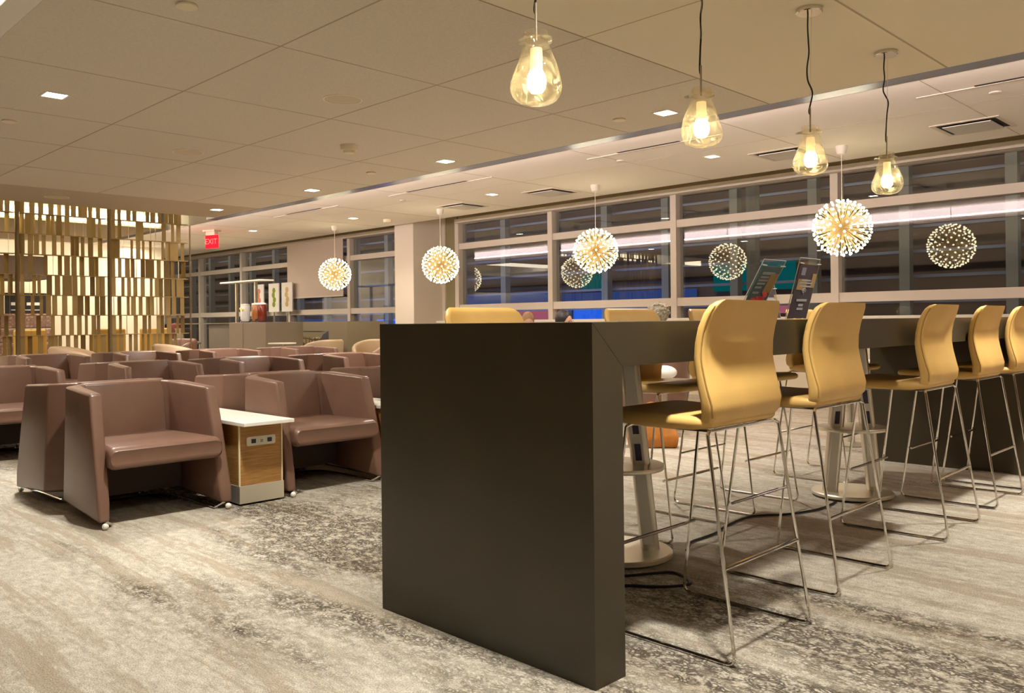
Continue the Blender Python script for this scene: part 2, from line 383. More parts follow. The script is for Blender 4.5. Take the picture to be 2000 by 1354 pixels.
# polished metal edge and the cove behind it
struct(MB().b2(-12.3,XR,SOF-.16,SOF,ZB-.002,ZB+.03).build('trim_4','trim_metal',smooth=0))
struct(MB().b2(-17.3,XR,SOF,SOF+.02,ZB,3.0).build('wall_soffit','ceil_white',smooth=0))
tc_=struct(MB().b2(-17.,XR,SOF+.021,SOF+.05,ZB+.06,ZB+.22).build('trim_cove','cove',smooth=0))
# --- white perimeter ceiling
ceiling_slab('ceiling_perimeter',XL,XR,SOF+.02,CE,ZW,'ceil_white')
L=[]
for k in range(14): 
    x=-2.345-1.78*k+ (3.56 if k>13 else 0); L.append((x,6.2,x,CE,.008))
L.append((XL,7.9,XR,7.9,.004))
seams('trim_5','seam_soft',L,ZW,0)
# pocket above the blinds
struct(MB().b2(XL,XR,CE,CE+.02,ZW,3.3).build('wall_pocket','ceil_white',smooth=0))
ceiling_slab('ceiling_pocket',XL,XR,CE,W+.1,3.3,'ceil_white')
struct(MB().b2(XL,XR,W,W+.1,2.96,3.3).build('wall_header','wall_tan',smooth=0))
# tray ceiling behind/left of the brown panels
struct(MB().b2(XL,XR,1.18,1.308,ZB-.001,ZB+.25).build('trim_6','ceil_white',smooth=0))
struct(MB().b2(-12,XR,1.14,1.178,ZB+.006,ZB+.12).build('trim_tray','cove_l',smooth=0))
ceiling_slab('ceiling_tray',-12.,XR,YB,1.18,2.95,'ceil_white')
# shell
struct(MB().b2(XL,XR,YB-.1,YB,0,3.3).build('wall_rear','wall_taupe',smooth=0))
struct(MB().b2(XR,XR+.1,YB,W,0,3.3).build('wall_right','wall',smooth=0))
struct(MB().b2(XL-.1,XL,YB,W,0,3.3).build('wall_left','wall',smooth=0))
ceiling_slab('ceiling_upper',XL,-12.0,YB,-1.,2.95,'ceil_white')
ceiling_slab('ceiling_slot',-14.2,-12.,-1.2,SOF,3.25,'ceil_white')
struct(MB().b2(-12.02,-12.,-1.,SOF-.16,ZB+.06,3.25).build('trim_slot','ceil_white',smooth=0))
struct(MB().b2(-13.97,-13.95,-1.,SOF-.16,ZB+.06,3.25).build('trim_slot_far','ceil_white',smooth=0))
struct(MB().b2(-13.94,-13.90,-1.,SOF-.2,2.70,2.86).build('trim_slot_light','cove_slot',smooth=0))
# slot opening end
# back lounge beyond the screen
ceiling_slab('ceiling_back',XL,-17.3,-1.2,SOF,2.9,'ceil_white')
struct(MB().b2(-20.2,-20.,-1.,8.35,0,2.9).build('wall_back','wall',smooth=0))
struct(MB().b2(-19.0,-17.9,-1.,5.2,1.98,2.42).build('trim_header','wall_taupe',smooth=0))
struct(MB().b2(-19.98,-19.1,3.75,4.65,0,2.0).build('wall_pier','wall_olive',smooth=0))

# ================================================================== windows
muls=[-2.25,-4.62,-7.03,-9.47,-11.82,-13.16,-15.36,-17.85,-20.2,-22.6,-24.95]
struct(MB().b2(-12.5,XR,W-.12,W+.1,0,1.06).build('wall_window','wall',smooth=0))
struct(MB().b2(-12.5,XR,W-.22,W+.1,1.06,1.10).build('trim_sill','white_top',smooth=0))
bays=[(XR-.0,-2.25),( -2.25,-4.62),(-4.62,-7.03),(-7.03,-9.47),(-9.47,-11.82),(-13.16,-15.36),(-15.36,-17.85),(-17.85,-20.2),(-20.2,-22.6),(-22.6,-24.95)]
for i,(xa,xb) in enumerate(bays):
    e=struct(empty(f'window_{i+1}',((xa+xb)/2,W,0)))
    cx=(xa+xb)/2; z0=1.10 if xb>-12.5 else .06
    mb=MB(); a,b=xa-cx,xb-cx
    mb.b2(b-.05,b+.05,-.09,.09,z0,2.96)          # mullion
    if i in(0,5): mb.b2(a-.05,a+.05,-.09,.09,z0,2.96)
    for zc,h in ((1.335,.12),(2.48,.11)): mb.b2(b+.05,a-.05,-.07,.07,zc-h/2,zc+h/2)
    if z0<1: mb.b2(b+.05,a-.05,-.07,.07,z0-.06,z0+.08)
    mb.b2(b,a,-.07,.07,2.90,2.97)
    mb.build('window_frame','frame',e,smooth=0)
    for za,zb in ((z0,1.275),(1.395,2.425),(2.535,2.9)):
        MB().b2(b+.05,a-.05,.02,.028,za,zb).build('pane','pane',e,smooth=0)
# blind boxes above the glass and the pier between the two runs of windows
struct(MB().b2(-11.75,XR,W-.2,W-.1,2.90,2.975).build('trim_blind_box','frame',smooth=0))
struct(MB().b2(-25,-13.3,W-.2,W-.1,2.90,2.975).build('trim_blind_box_far','frame',smooth=0))
struct(MB().b2(-12.85,-12.28,9.75,W-.05,0,3.3).bevel(.01).build('wall_pier_window','frame',smooth=0))
struct(MB().b2(-13.25,-12.2,W-.06,W+.1,0,3.3).build('wall_pier_back','frame',smooth=0))
struct(MB().b2(-12.2,-11.87,W-.03,W+.1,0,3.3).build('wall_pier_side','wall_olive',smooth=0))
bl=empty('roller_blind',(-16.62,W-.15,0)); tag(bl,'cream roller blind pulled half way down behind the leftmost spiky globe','blind')
MB().b2(-1.17,1.15,-.004,.004,1.68,2.9).build('blind_fabric','screenw',bl,smooth=0)
MB().b2(-1.17,1.15,-.012,.012,1.66,1.69).build('hem_bar','frame',bl,smooth=0)

# ================================================================== outside
apr=struct(MB().b2(-60,30,W+.3,40,-.6,-.5).build('ground','asphalt',smooth=0))
FY=17.5
tb=empty('terminal_building',(-12,FY,-.5)); tag(tb,'dark terminal facade across the apron with pale rails and columns, seen through the windows','building')
MB().b2(-40,30,.6,1.,0,12).build('wall','fac_wall',tb,smooth=0)
for k in range(34):
    xx=-38+k*1.9
    MB().b2(xx-.10,xx+.10,-.1,.1,0,12).build('column','fac_col',tb,smooth=0)
for k in range(11):
    z=.9+.50*k+.5
    MB().b2(-40,30,.2,.28,z-.03,z+.03).build('rail','fac_metal',tb,smooth=0)
def lit(x0,x1,z0,z1,mat,y=.5): MB().b2(x0+12,x1+12,y,y+.05,z0+.5,z1+.5).build('lit_window',mat,tb,smooth=0)
lit(-17.8,-16.2,1.08,1.5,'pink_lit'); lit(-16.1,-15.6,1.1,1.45,'blue_dim'); lit(-15.5,-13.4,1.08,1.42,'blue_lit')
lit(-21.,-16.2,1.6,1.95,'blue_dim'); lit(-15.9,-11.5,1.55,1.85,'blue_dim'); lit(-15.2,-14.3,1.9,2.35,'teal_lit')
lit(-11.0,-8.9,1.75,2.4,'teal_lit'); lit(-4.3,-2.0,2.1,2.75,'teal_lit'); lit(-1.8,.6,2.1,2.75,'teal_lit'); lit(-24.8,-23.0,-.6,1.2,'blue_lit'); lit(-31.,-25.2,.9,1.25,'blue_dim')
lit(-4.2,-2.1,2.8,2.87,'white_lit',.45); lit(-1.7,.5,2.8,2.87,'white_lit',.45); lit(-10.5,-8.0,1.2,1.5,'pink_lit')
br=empty('roof_brace',(-8.0,14.5,-.5)); tag(br,'pale tubular steel column with angled braces and floodlights outside the windows','column')
MB().tube([(0,0,0),(0,0,6.7)],.13).build('column','fac_col',br)
MB().tube([(-2.2,0,5.8),(-.6,0,4.95),(.6,0,4.95),(2.4,0,6.4)],.07).tube([(-1.6,0,5.8),(0,0,5.0)],.05).build('brace','fac_col',br)
for dx,dz in ((-.9,5.05),(-1.15,4.85),(.1,4.98)): MB().ball((dx,-.16,dz),.05).build('floodlight','spot_lit',br)
# ================================================================== ceiling fixtures
def downlight(x,y,z,label,group,lens,power,size=.13,frame='ring',color=(1,.955,.86),spread=122):
    e=empty('downlight',(x,y,z)); tag(e,label,'ceiling light',group)
    s=size/2
    mb=MB()
    for a,b,c,d in ((-s-.015,s+.015,s,s+.015),(-s-.015,s+.015,-s-.015,-s),(-s-.015,-s,-s,s),(s,s+.015,-s,s)): mb.b2(a,b,c,d,-.004,.002)
    mb.build('frame',frame,e,smooth=0)
    MB().b2(-s,s,-s,s,-.002,.0).build('lens',lens,e,smooth=0)
    if power:
        ld=bpy.data.lights.new('downlight_lamp','AREA'); ld.shape='SQUARE'; ld.size=size; ld.energy=power; ld.color=color; ld.spread=R(spread)
        lo=bpy.data.objects.new('downlight_lamp',ld); lo.location=(0,0,-.012); col.objects.link(lo); lo.parent=e
    return e
PW=32
for x,y,lab in ((-6.33,1.9,'square downlight glowing in the brown ceiling at the far left'),
                (-3.73,5.44,'square downlight in the brown ceiling left of the second glass pendant'),
                (-6.35,5.46,'square downlight in the brown ceiling above the clustered globes'),
                (-8.8,5.46,'square downlight in the brown ceiling, third along its metal edge'),
                (-11.15,5.40,'square downlight nearest the slatted brass screen')):
    downlight(x,y,ZB,lab,'downlights in the brown ceiling','lamp',PW*(1.5 if x<-5 else 1.1))
for x,y,p in ((-3.72,1.9,PW*1.5),(-8.85,1.9,PW),(-11.3,1.9,PW*1.5),(-1.15,1.95,PW*1.5),(-1.05,5.5,PW*1.4),(1.25,1.95,PW*.4),(1.3,5.5,PW*.5),(3.6,2.,PW*.6),(3.6,5.5,PW*.5)):
    downlight(x,y,ZB,'square downlight unseen behind the camera, added to bounce light off the floor','downlights in the brown ceiling','lamp',p)
for x,y,p in ((-1.3,-2.6,PW*.35),(1.2,-2.2,PW*.5),(3.6,-2.2,PW*.5)):  # lamps added behind the camera, their floor bounce brightens the ceiling
    downlight(x,y,2.95,'square downlight unseen behind the camera, added to bounce light off the floor','downlights in the brown ceiling','lamp',p,spread=80)
for x,y,lab in ((-5.06,8.28,'small square downlight in the white ceiling beside the second pendant'),(-8.72,8.37,'small square downlight in the white ceiling between two square vents'),
                (-12.3,8.45,'small square downlight in the white ceiling above the second globe from left'),(-15.2,8.1,'small square downlight in the white ceiling right of the exit sign')):
    downlight(x,y,ZW,lab,'downlights in the white ceiling','lamp',30,.12,color=(1,.84,.68))
# speakers
def speaker(x,y,z,lab):
    e=empty('ceiling_speaker',(x,y,z)); tag(e,lab,'speaker','round ceiling speakers')
    MB().loft([[Vector((r*math.cos(2*math.pi*i/40),r*math.sin(2*math.pi*i/40),zz)) for i in range(40)] for r,zz in ((.128,0),(.128,-.004),(.140,-.004),(.140,0))],caps=False).build('rim','ring',e)
    MB().lathe([(.128,-.001),(.128,0)],n=40).build('grille','ringin',e)
speaker(-5.08,3.41,ZB,'large round speaker grille in the brown ceiling, nearest one')
speaker(-7.6,3.41,ZB,'round speaker grille in the brown ceiling, middle one of three')
speaker(-11.32,3.41,ZB,'pale round speaker in the darker ceiling band over the brass screen')
for x,y,lab in ((-4.1,1.84,'round cover plate at the top edge of the ceiling'),(-7.35,1.88,'small round cover plate under the left square downlight'),(-4.1,5.34,'small round cover plate left of the square downlight by the pendants'),(-7.35,5.28,'small round cover plate between two downlights along the ceiling edge')):
    tag(MB().lathe([(.045,.003),(.052,-.004),(.052,-.012),(.03,-.014)][::-1],(x,y,ZB),n=20).build('ceiling_sprinkler','detector'),lab,'sprinkler cover','sprinkler covers in the brown ceiling')
sd=empty('smoke_detector',(-6.357,4.331,ZB)); tag(sd,'cream smoke detector under the brown ceiling','smoke detector')
MB().lathe([(.035,-.075),(.05,-.07),(.055,-.05)]).build('sensor_head','detector',sd)
MB().lathe([(.055,-.05),(.075,-.045),(.08,-.02),(.08,0)]).build('base','detector',sd)
for x,y,lab in ((-2.04,7.64,'tiny sprinkler disc in the white ceiling at far right'),(-5.9,7.7,'tiny sprinkler disc in the white ceiling over the clustered globes'),(-10.0,7.75,'tiny white disc in the white ceiling left of a square vent')):
    tag(MB().lathe([(.03,-.014),(.045,-.01),(.045,.003)],(x,y,ZW),n=16).build('ceiling_sprinkler','frame'),lab,'sprinkler cover','sprinkler covers in the white ceiling')
tag(MB().lathe([(.05,-.06),(.075,-.05),(.08,0)],(-12.05,9.0,ZW),n=18).build('smoke_detector','detector'),'white smoke detector under the white ceiling beside the window pier','smoke detector')
# square vents with a hanging plate
def vent(x,y,lab):
    e=empty('ceiling_vent',(x,y,ZW)); tag(e,lab,'air vent','square air vents in the white ceiling')
    mb=MB()
    for a,b,c,d in ((-.3,.3,.26,.3),(-.3,.3,-.3,-.26),(-.3,-.26,-.26,.26),(.26,.3,-.26,.26)): mb.b2(a,b,c,d,-.008,0)
    mb.build('frame','frame',e,smooth=0)
    MB().b2(-.26,.26,-.26,.26,-.002,0).build('duct_opening','slotdk',e,smooth=0)
    MB().b2(-.21,.21,-.21,.21,-.022,-.014).build('diffuser','mirror',e,smooth=0)
vent(-2.55,8.83,'square air vent with metal plate at the right end of the white ceiling')
vent(-4.42,8.75,'square air vent partly behind the third glass pendant')
vent(-8.02,8.85,'square air vent above the window to the right of the clustered globes')
vent(-9.9,8.87,'square air vent farthest along the white ceiling')
for x0,x1,lab in ((-5.65,-4.85,'dark linear slot diffuser above the second downlight from right'),(-2.1,-.9,'dark linear slot diffuser at the right edge of the white ceiling'),(-9.35,-8.1,'dark linear slot diffuser in the middle of the white ceiling'),(-12.6,-11.55,'dark linear slot diffuser farthest along the white ceiling')):
    e=empty('slot_vent',((x0+x1)/2,7.32,ZW)); tag(e,lab,'air vent','linear slot diffusers'); h=(x1-x0)/2
    MB().b2(-h,h,-.02,.02,-.003,.004).build('slot','slotdk',e,smooth=0)
    MB().b2(-h-.45,h+.45,.02,.05,-.006,.004).build('flange','frame',e,smooth=0)
# exit sign
ex=empty('exit_sign',(-15.6,7.45,ZW)); ex.rotation_euler=(0,0,R(-70)); tag(ex,'glowing red exit sign hanging from the ceiling beside the brass screen','exit sign')
MB().b2(-.09,.09,-.15,.15,-.03,0).b2(-.045,.045,-.11,.11,-.10,-.03).build('housing','exit_box',ex,smooth=0)
MB().b2(-.02,.02,-.155,.155,-.35,-.10).bevel(.008).build('sign_panel','exit_red',ex,smooth=0)
text('lettering','EXIT',.15,'exit_lt',ex,Matrix.Translation((.024,0,-.225))@Matrix.Rotation(R(90),4,'Z')@Matrix.Rotation(R(90),4,'X'))

# ================================================================== glass pendants
def pendant(y,seed,lab,x=-1.97,zc=1.94):
    rnd=random.Random(seed)
    e=empty('pendant_lamp',(x,y,ZB)); tag(e,lab,'pendant lamp','glass pendant lamps over the bar table')
    MB().lathe([(.062,-.022),(.066,-.018),(.066,0)],n=28).build('canopy','canopy_metal',e)
    z0=zc-ZB
    top=z0+.125
    pts=[(-.012,.01,-.02)]
    k=7
    for i in range(1,k):
        t=i/k; pts.append((-.012*(1-t)+rnd.uniform(-.012,.012)*(1.2 if i>2 else .5),.01*(1-t)+rnd.uniform(-.008,.008),-.02+(top+.10+.02)*t))
    pts.append((-.006,0,top+.085)); pts.append((0,0,top+.06))
    MB().tube(smoothpath(pts,5),.0042,6).build('cord','cord',e)
    MB().tube([(.0,0,top+.10),(.0,0,top-.03)],.0045,8).build('rod','rod',e)
    MB().tube([(.012,0,-.02),(.0,0,top+.10)],.0008,4).build('suspension_wire','satin',e)
    prof=[(.040,.125),(.043,.112),(.041,.092),(.045,.075),(.056,.045),(.070,.010),(.083,-.030),(.089,-.062),(.084,-.090),(.066,-.112),(.036,-.123),(.004,-.126)]
    prof2=smoothpath([(r,0,z) for r,z in prof],3)
    rings=[]; ph=[rnd.uniform(0,6.3) for _ in range(6)]
    dents=[(rnd.uniform(0,6.28),rnd.uniform(-.085,.02),rnd.uniform(.03,.045)) for _ in range(4)]
    for p in prof2:
        r,z=p.x,p.z; ring=[]
        for i in range(40):
            a=2*math.pi*i/40; d=0
            for (da,dz,dr) in dents:
                aa=(a-da+math.pi)%(2*math.pi)-math.pi; q=((aa*r)**2+(z-dz)**2)/dr**2
                d-=.016*math.exp(-q*1.8)
            rr=max(.002,r+d*(1 if r>.05 else .2)+.002*math.sin(3*a+ph[0]+z*30))
            ring.append(Vector((rr*math.cos(a),rr*math.sin(a),z0+z)))
        rings.append(ring)
    MB().loft(rings,caps=False).build('glass_shade','pglass',e,smooth=80)
    fl=MB(); fr=[]
    for r,z in ((.041,.094),(.058,.0955),(.058,.098),(.041,.097)):
        fr.append([Vector(((r+(.014 if (i in (18,19,20,21,22) and r>.05) else 0)+(.004*math.sin(i*.9+seed) if r>.05 else 0))*math.cos(2*math.pi*i/36),(r+(.004*math.sin(i*.9+seed) if r>.05 else 0))*math.sin(2*math.pi*i/36),z0+z)) for i in range(36)])
    fl.loft(fr,caps=False).build('glass_lip','pglass',e,smooth=80)
    MB().lathe([(.004,.07),(.02,.068),(.021,.06),(.022,-.01),(.022,-.03)][::-1],(0,0,z0),n=20,caps=False).build('socket_sleeve','sock',e)
    MB().lathe([(.004,-.086),(.02,-.082),(.03,-.068),(.034,-.048),(.031,-.026),(.021,-.006),(.012,0)],(0,0,z0),n=20).build('bulb','bulb',e)
pendant(2.107,1,'glass teardrop pendant lamp nearest the camera, with no canopy in view')
pendant(3.14,2,'second glass teardrop pendant lamp, left of the corner of the pale ceiling')
pendant(4.17,3,'third glass teardrop pendant lamp, hanging just left of the large globe')
pendant(5.18,4,'rightmost and smallest glass teardrop pendant lamp, in front of the window')

# ================================================================== spiky LED globes
def fib(n):
    g=math.pi*(3-5**.5); out=[]
    for i in range(n):
        z=1-2*(i+.5)/n; r=math.sqrt(1-z*z); out.append(Vector((r*math.cos(g*i),r*math.sin(g*i),z)))
    return out
RG=.293
tipm=MB().ball((0,0,0),.0125,8,6,(1,1,1)).build('led_tip_mesh','led'); tipmesh=tipm.data; bpy.data.objects.remove(tipm)
wm=MB()
dirs=fib(200); rr=random.Random(3)
for d in dirs: wm.tube([d*.03,d*(RG-.012)],.0035,3)
wm.ball((0,0,0),.034)
wmesh=wm.build('wire_spokes','wire'); 
wdata=wmesh.data; bpy.data.objects.remove(wmesh)
def globe(x,y,z,lab):
    e=empty('globe_chandelier',(x,y,ZW)); e.rotation_euler=(0,0,rr.uniform(0,6)); tag(e,lab,'chandelier','spiky globe chandeliers by the window')
    MB().lathe([(.012,-.10),(.045,-.085),(.06,-.03),(.062,0)],n=20).build('canopy','white_pl',e)
    dz=z-ZW
    MB().tube([(0,0,-.1),(0,0,dz+.03)],.004,6).build('cord','white_pl',e)
    sp=bpy.data.objects.new('wire_spokes',wdata); col.objects.link(sp); sp.parent=e; sp.location=(0,0,dz)
    toc=(Vector((0,0,1.075))-Vector((x,y,z))).normalized(); rm=Matrix.Rotation(e.rotation_euler.z,3,'Z')
    order=sorted(range(len(dirs)),key=lambda i:-(rm@dirs[i]).dot(toc))
    for i in order[:100]:
        b=bpy.data.objects.new('led_tip',tipmesh); col.objects.link(b); b.parent=e; b.location=dirs[i]*RG+Vector((0,0,dz))
    mb=MB()
    for i in order[100:]: mb.ball(dirs[i]*RG+Vector((0,0,dz)),.0125,8,6)
    stuffpart(mb.build('led_tips','led',e))
globe(-3.82,8.806,2.032,'largest spiky globe chandelier of glowing LEDs, right of the third glass pendant')
globe(-7.20,8.83,2.013,'spiky globe chandelier in the middle of the windows, overlapping its own reflection')
globe(-10.42,8.83,2.0,'spiky globe chandelier hanging in front of the white window pier')
globe(-13.5,8.85,1.993,'leftmost spiky globe chandelier, in front of the cream roller blind')

# ================================================================== bar table
bt=empty('bar_table',(-2.075,4.2,0)); tag(bt,'long dark brown stone bar table with waterfall ends','bar table')
x0,x1,y0,y1=-.515,.515,1.893-4.2,6.58-4.2
def yzprism(pts): return MB().poly([Vector((x0,a,b)) for a,b in pts],[Vector((x1,a,b)) for a,b in pts])
g=.0008
yzprism([(y0+g,1.07),(y1-g,1.07),(y1-.142,.936),(y0+.142,.936)]).build('tabletop','quartz',bt,smooth=0)
yzprism([(y0,0),(y0,1.07-g),(y0+.142-g,.936-g),(y0+.142,0)]).build('end_panel','quartz',bt,smooth=0)
yzprism([(y1,0),(y1,1.07-g),(y1-.142+g,.936-g),(y1-.142,0)]).build('end_panel','quartz',bt,smooth=0)
# power pedestals below the table
def pedestal(x,y,lab):
    e=empty('power_pedestal',(x,y,0)); tag(e,lab,'pedestal','pedestals under the bar table')
    MB().lathe([(.215,.0),(.235,.012),(.235,.026),(.228,.032)],n=48).build('base_disc','satin_lt',e)
    MB().lathe([(.20,.40),(.202,.404),(.202,.416),(.20,.42)],n=48).build('footrest_disc','satin_lt',e)
    for s in (-1,1):
        dx,dy=.708*s,.706*s
        def ring(z,k,w=.042,d=.042): return [Vector((dx*k+.708*a-.706*b,dy*k+.706*a+.708*b,z)) for a,b in rrect(w,d,.03,4)]
        po=MB().loft([ring(.03,.135),ring(.93,.045)]).build('post','satin',e)
        # outlet strip on the post (faces sideways toward the stools)
        def pt(z,a,b): 
            k=.135-.09*(z-.03)/.9; return Vector((dx*k+.708*a-.706*b,dy*k+.706*a+.708*b,z))
        for za,zb,mt,nm in ((.06,.90,'white_pl','cover_strip'),(.56,.64,'navy','socket'),(.44,.515,'navy','socket')):
            off=.045 if nm=='cover_strip' else .047
            hw=.024 if nm=='cover_strip' else .014
            q=[pt(za,-hw-.012,-off),pt(za,hw-.012,-off),pt(zb,hw-.012,-off),pt(zb,-hw-.012,-off)]
            q2=[p+Vector((-.706,.708,0))*.006 for p in q]
            MB().poly(q,q2).build(nm,mt,e,smooth=0)
    return e
pedestal(-2.375,3.07,'metal two-legged power pedestal under the table nearest its end panel')
pedestal(-2.15,5.06,'metal two-legged power pedestal with purple sockets, under the middle stools')
def cable(pts,name,lab): tag(MB().tube(smoothpath(pts,6),.006,6).build(name,'dkrubber'),lab,'cable','power cables on the carpet')
cable([(-2.19,3.325,.007),(-2.225,3.40,.007),(-2.256,3.467,.007),(-2.258,3.677,.007),(-2.299,3.868,.007),(-2.313,4.102,.007),(-2.256,4.22,.007),(-2.186,4.316,.007),(-2.119,4.547,.007),(-2.13,4.79,.007)],'power_cable','black power cable running across the carpet between the two pedestals')
cable([(-2.28,2.74,.007),(-2.17,2.80,.007),(-2.09,2.93,.007),(-2.04,2.99,.007),(-1.974,2.974,.007),(-1.90,2.905,.007),(-1.966,2.798,.007),(-2.048,2.739,.007),(-2.112,2.70,.007),(-2.30,2.68,.007)],'power_cable','black cable looped on the carpet beside the nearest pedestal')

# ================================================================== bar stools (sitter looks along +x)
def make_stool():
    e=empty('bar_stool')
    # backrest: outer surface x, thickness, half width
    prof=[(.722,-.150,.030,.190),(.730,-.166,.045,.210),(.760,-.192,.052,.226),(.800,-.200,.052,.232),(.850,-.192,.047,.235),(.900,-.180,.043,.236),(.950,-.172,.040,.237),(1.0,-.174,.038,.236),(1.05,-.184,.037,.234),(1.095,-.200,.036,.228),(1.118,-.209,.034,.216),(1.132,-.214,.026,.198),(1.138,-.217,.012,.180)]
    rings=[]
    for z,xo,t,w in prof:
        rg=[]; r=min(.018,t*.48)
        for a,b in rrect(t/2,w,r,4): 
            curve=.014*(abs(b)/.235)**2.2*min(1,max(0,(z-.74)/.1))
            rg.append(Vector((xo+t/2+a+curve,b,z)))
        rings.append(rg)
    bk=MB().loft(rings).build('backrest','tan',e,smooth=60)
    for s in(-1,1):
        st=MB(); pts=[]
        for z,xo,t,w in prof[2:-2]:
            curve=.014*(w/.235)**2.2*min(1,max(0,(z-.74)/.1)); pts.append((xo+.006+curve,s*(w-.004),z))
        st.tube(smoothpath(pts,3),.0026,5); st.build('stitching','tan_dk',bk)
    # seat
    sp=[(-.175,.012,.205),(-.165,.030,.216),(-.10,.044,.228),(.0,.046,.232),(.12,.046,.232),(.22,.044,.226),(.262,.036,.215),(.278,.020,.200),(.283,.008,.188)]
    rings=[]
    for x,t,w in sp:
        rg=[]; r=min(.02,t*.48)
        for b,a in rrect(w,t/2,r,4):
            sag=-.008*(1-(b/.232)**2)*math.sin(max(0,min(1,(x+.17)/.42))*math.pi)
            rg.append(Vector((x,b,.738+a+sag+ (.004 if x>.2 else 0))))
        rings.append(rg)
    MB().loft(rings).build('seat','tan',e,smooth=60)
    r=.0062
    for s in(-1,1):
        mb=MB(); mb.tube(fillet([(-.172,s*.232,.706),(-.277,s*.255,.0065),(.246,s*.255,.0065),(.15,s*.232,.708)],.035,5),r,8)
        mb.build('sled_leg','chrome',e)
    MB().tube(fillet([(-.172,-.232,.706),(-.165,-.215,.7155),(-.165,.215,.7155),(-.172,.232,.706)],.02),r,8).tube(fillet([(.15,-.232,.708),(.145,-.215,.7155),(.145,.215,.7155),(.15,.232,.708)],.02),r,8).tube([(-.165,-.19,.714),(.145,-.19,.714)],.005,6).tube([(-.165,.19,.714),(.145,.19,.714)],.005,6).build('seat_frame','chrome',e)
    for xx,xz in ((-.2335,.295),(.189,.295)):
        MB().tube([(xx,-.2455,xz),(xx,.2455,xz)],r*1.05,8).build('footrest','chrome',e)
    return e
proto=make_stool(); first=True
stl=[(-1.625,2.565,180,'tan leather bar stool nearest the camera, on the right of the bar table'),
     (-1.675,3.425,180,'tan leather bar stool, second from the near end on the right of the table'),
     (-1.65,4.56,181,'tan leather bar stool, third from the near end on the right of the table'),
     (-1.675,5.47,180,'tan leather bar stool, fourth from the near end on the right of the table'),
     (-1.665,6.15,180,'tan leather bar stool cut by the right edge of the picture'),
     (-2.55,2.56,0,'tan leather bar stool on the far side whose back rises behind the end panel'),
     (-2.55,3.64,0,'tan leather bar stool on the far side, its back beside the gray-haired head'),
     (-2.55,4.42,0,'tan leather bar stool on the far side, its back half hidden by the nearest stool'),
     (-2.55,5.62,0,'tan leather bar stool on the far side, only its seat and chrome legs in view')]
for x,y,r,lab in stl:
    o=proto if first else copy_tree(proto); first=False
    o.location=(x,y,0); o.rotation_euler=(0,0,R(r)); tag(o,lab,'bar stool','tan bar stools around the bar table')

# ================================================================== brown lounge chairs (sitter looks along +x, front at x=0)
def make_lounge():
    e=empty('lounge_chair')
    for s in(-1,1):
        def P(lst): 
            q=[Vector((x,y*s,z)) for x,y,z in lst]
            return q
        bot=P([(.0,.372,.035),(-.57,.372,.075),(-.735,.215,.085),(-.64,.20,.085),(-.60,.262,.075),(-.01,.312,.035)])
        m1 =P([(-.012,.374,.13),(-.572,.370,.14),(-.733,.214,.15),(-.64,.20,.15),(-.60,.262,.14),(-.03,.304,.13)])
        m2 =P([(-.085,.368,.42),(-.578,.360,.42),(-.722,.212,.42),(-.645,.20,.42),(-.605,.258,.42),(-.092,.300,.42)])
        top=P([(-.165,.360,.706),(-.585,.350,.728),(-.710,.210,.732),(-.652,.20,.732),(-.612,.255,.728),(-.170,.290,.706)])
        MB().poly(bot,top,(m1,m2)).bevel(.016,3,20).build('side_panel','brown',e,smooth=50)
    bot=[Vector(p) for p in ((-.735,-.205,.09),(-.735,.205,.09),(-.58,.235,.09),(-.58,-.235,.09))]
    m=[Vector(p) for p in ((-.72,-.205,.42),(-.72,.205,.42),(-.585,.240,.42),(-.585,-.240,.42))]
    top=[Vector(p) for p in ((-.708,-.20,.735),(-.708,.20,.735),(-.640,.245,.735),(-.640,-.245,.735))]
    MB().poly(bot,top,(m,)).bevel(.016,3,25).build('backrest','brown',e,smooth=50)
    # seat cushion
    rings=[]
    for x,w,t in ((-.005,.300,.05),(.0,.308,.08),(-.012,.316,.106),(-.04,.312,.122),(-.25,.290,.124),(-.48,.266,.122),(-.595,.25,.118)):
        rg=[]
        for b,a in rrect(w,t/2,min(.034,t*.45),4):
            rg.append(Vector((x,b,.362+a+.010*(1-(b/.32)**2)*(1 if a>0 else 0))))
        rings.append(rg)
    MB().loft(rings).build('seat','brown',e,smooth=60)
    MB().b2(-.57,-.42,-.25,.25,.095,.30).build('underseat_shade','brown_dk',e,smooth=0)  # dark block paints in the deep shade below the seat
    MB().tube(fillet([(-.05,-.29,.012),(-.60,-.27,.012),(-.69,-.16,.012),(-.69,.16,.012),(-.60,.27,.012),(-.05,.29,.012)],.06),.0095,8).tube([(-.05,-.29,.012),(-.02,-.335,.04)],.008,6).tube([(-.05,.29,.012),(-.02,.335,.04)],.008,6).tube([(-.69,-.16,.012),(-.69,-.16,.10)],.009,6).tube([(-.69,.16,.012),(-.69,.16,.10)],.009,6).build('sled_base','chrome',e)
    for s in(-1,1): MB().ball((.004,s*.342,.0175),.0175,12,8).build('glide','white_pl',e)
    return e
lp=make_lounge(); first=True
def place_lounge(x,y,rz,lab,grp):
    global first
    o=lp if first else copy_tree(lp); first=False
    o.location=(x,y,0); o.rotation_euler=(0,0,R(rz)); tag(o,lab,'armchair',grp); return o
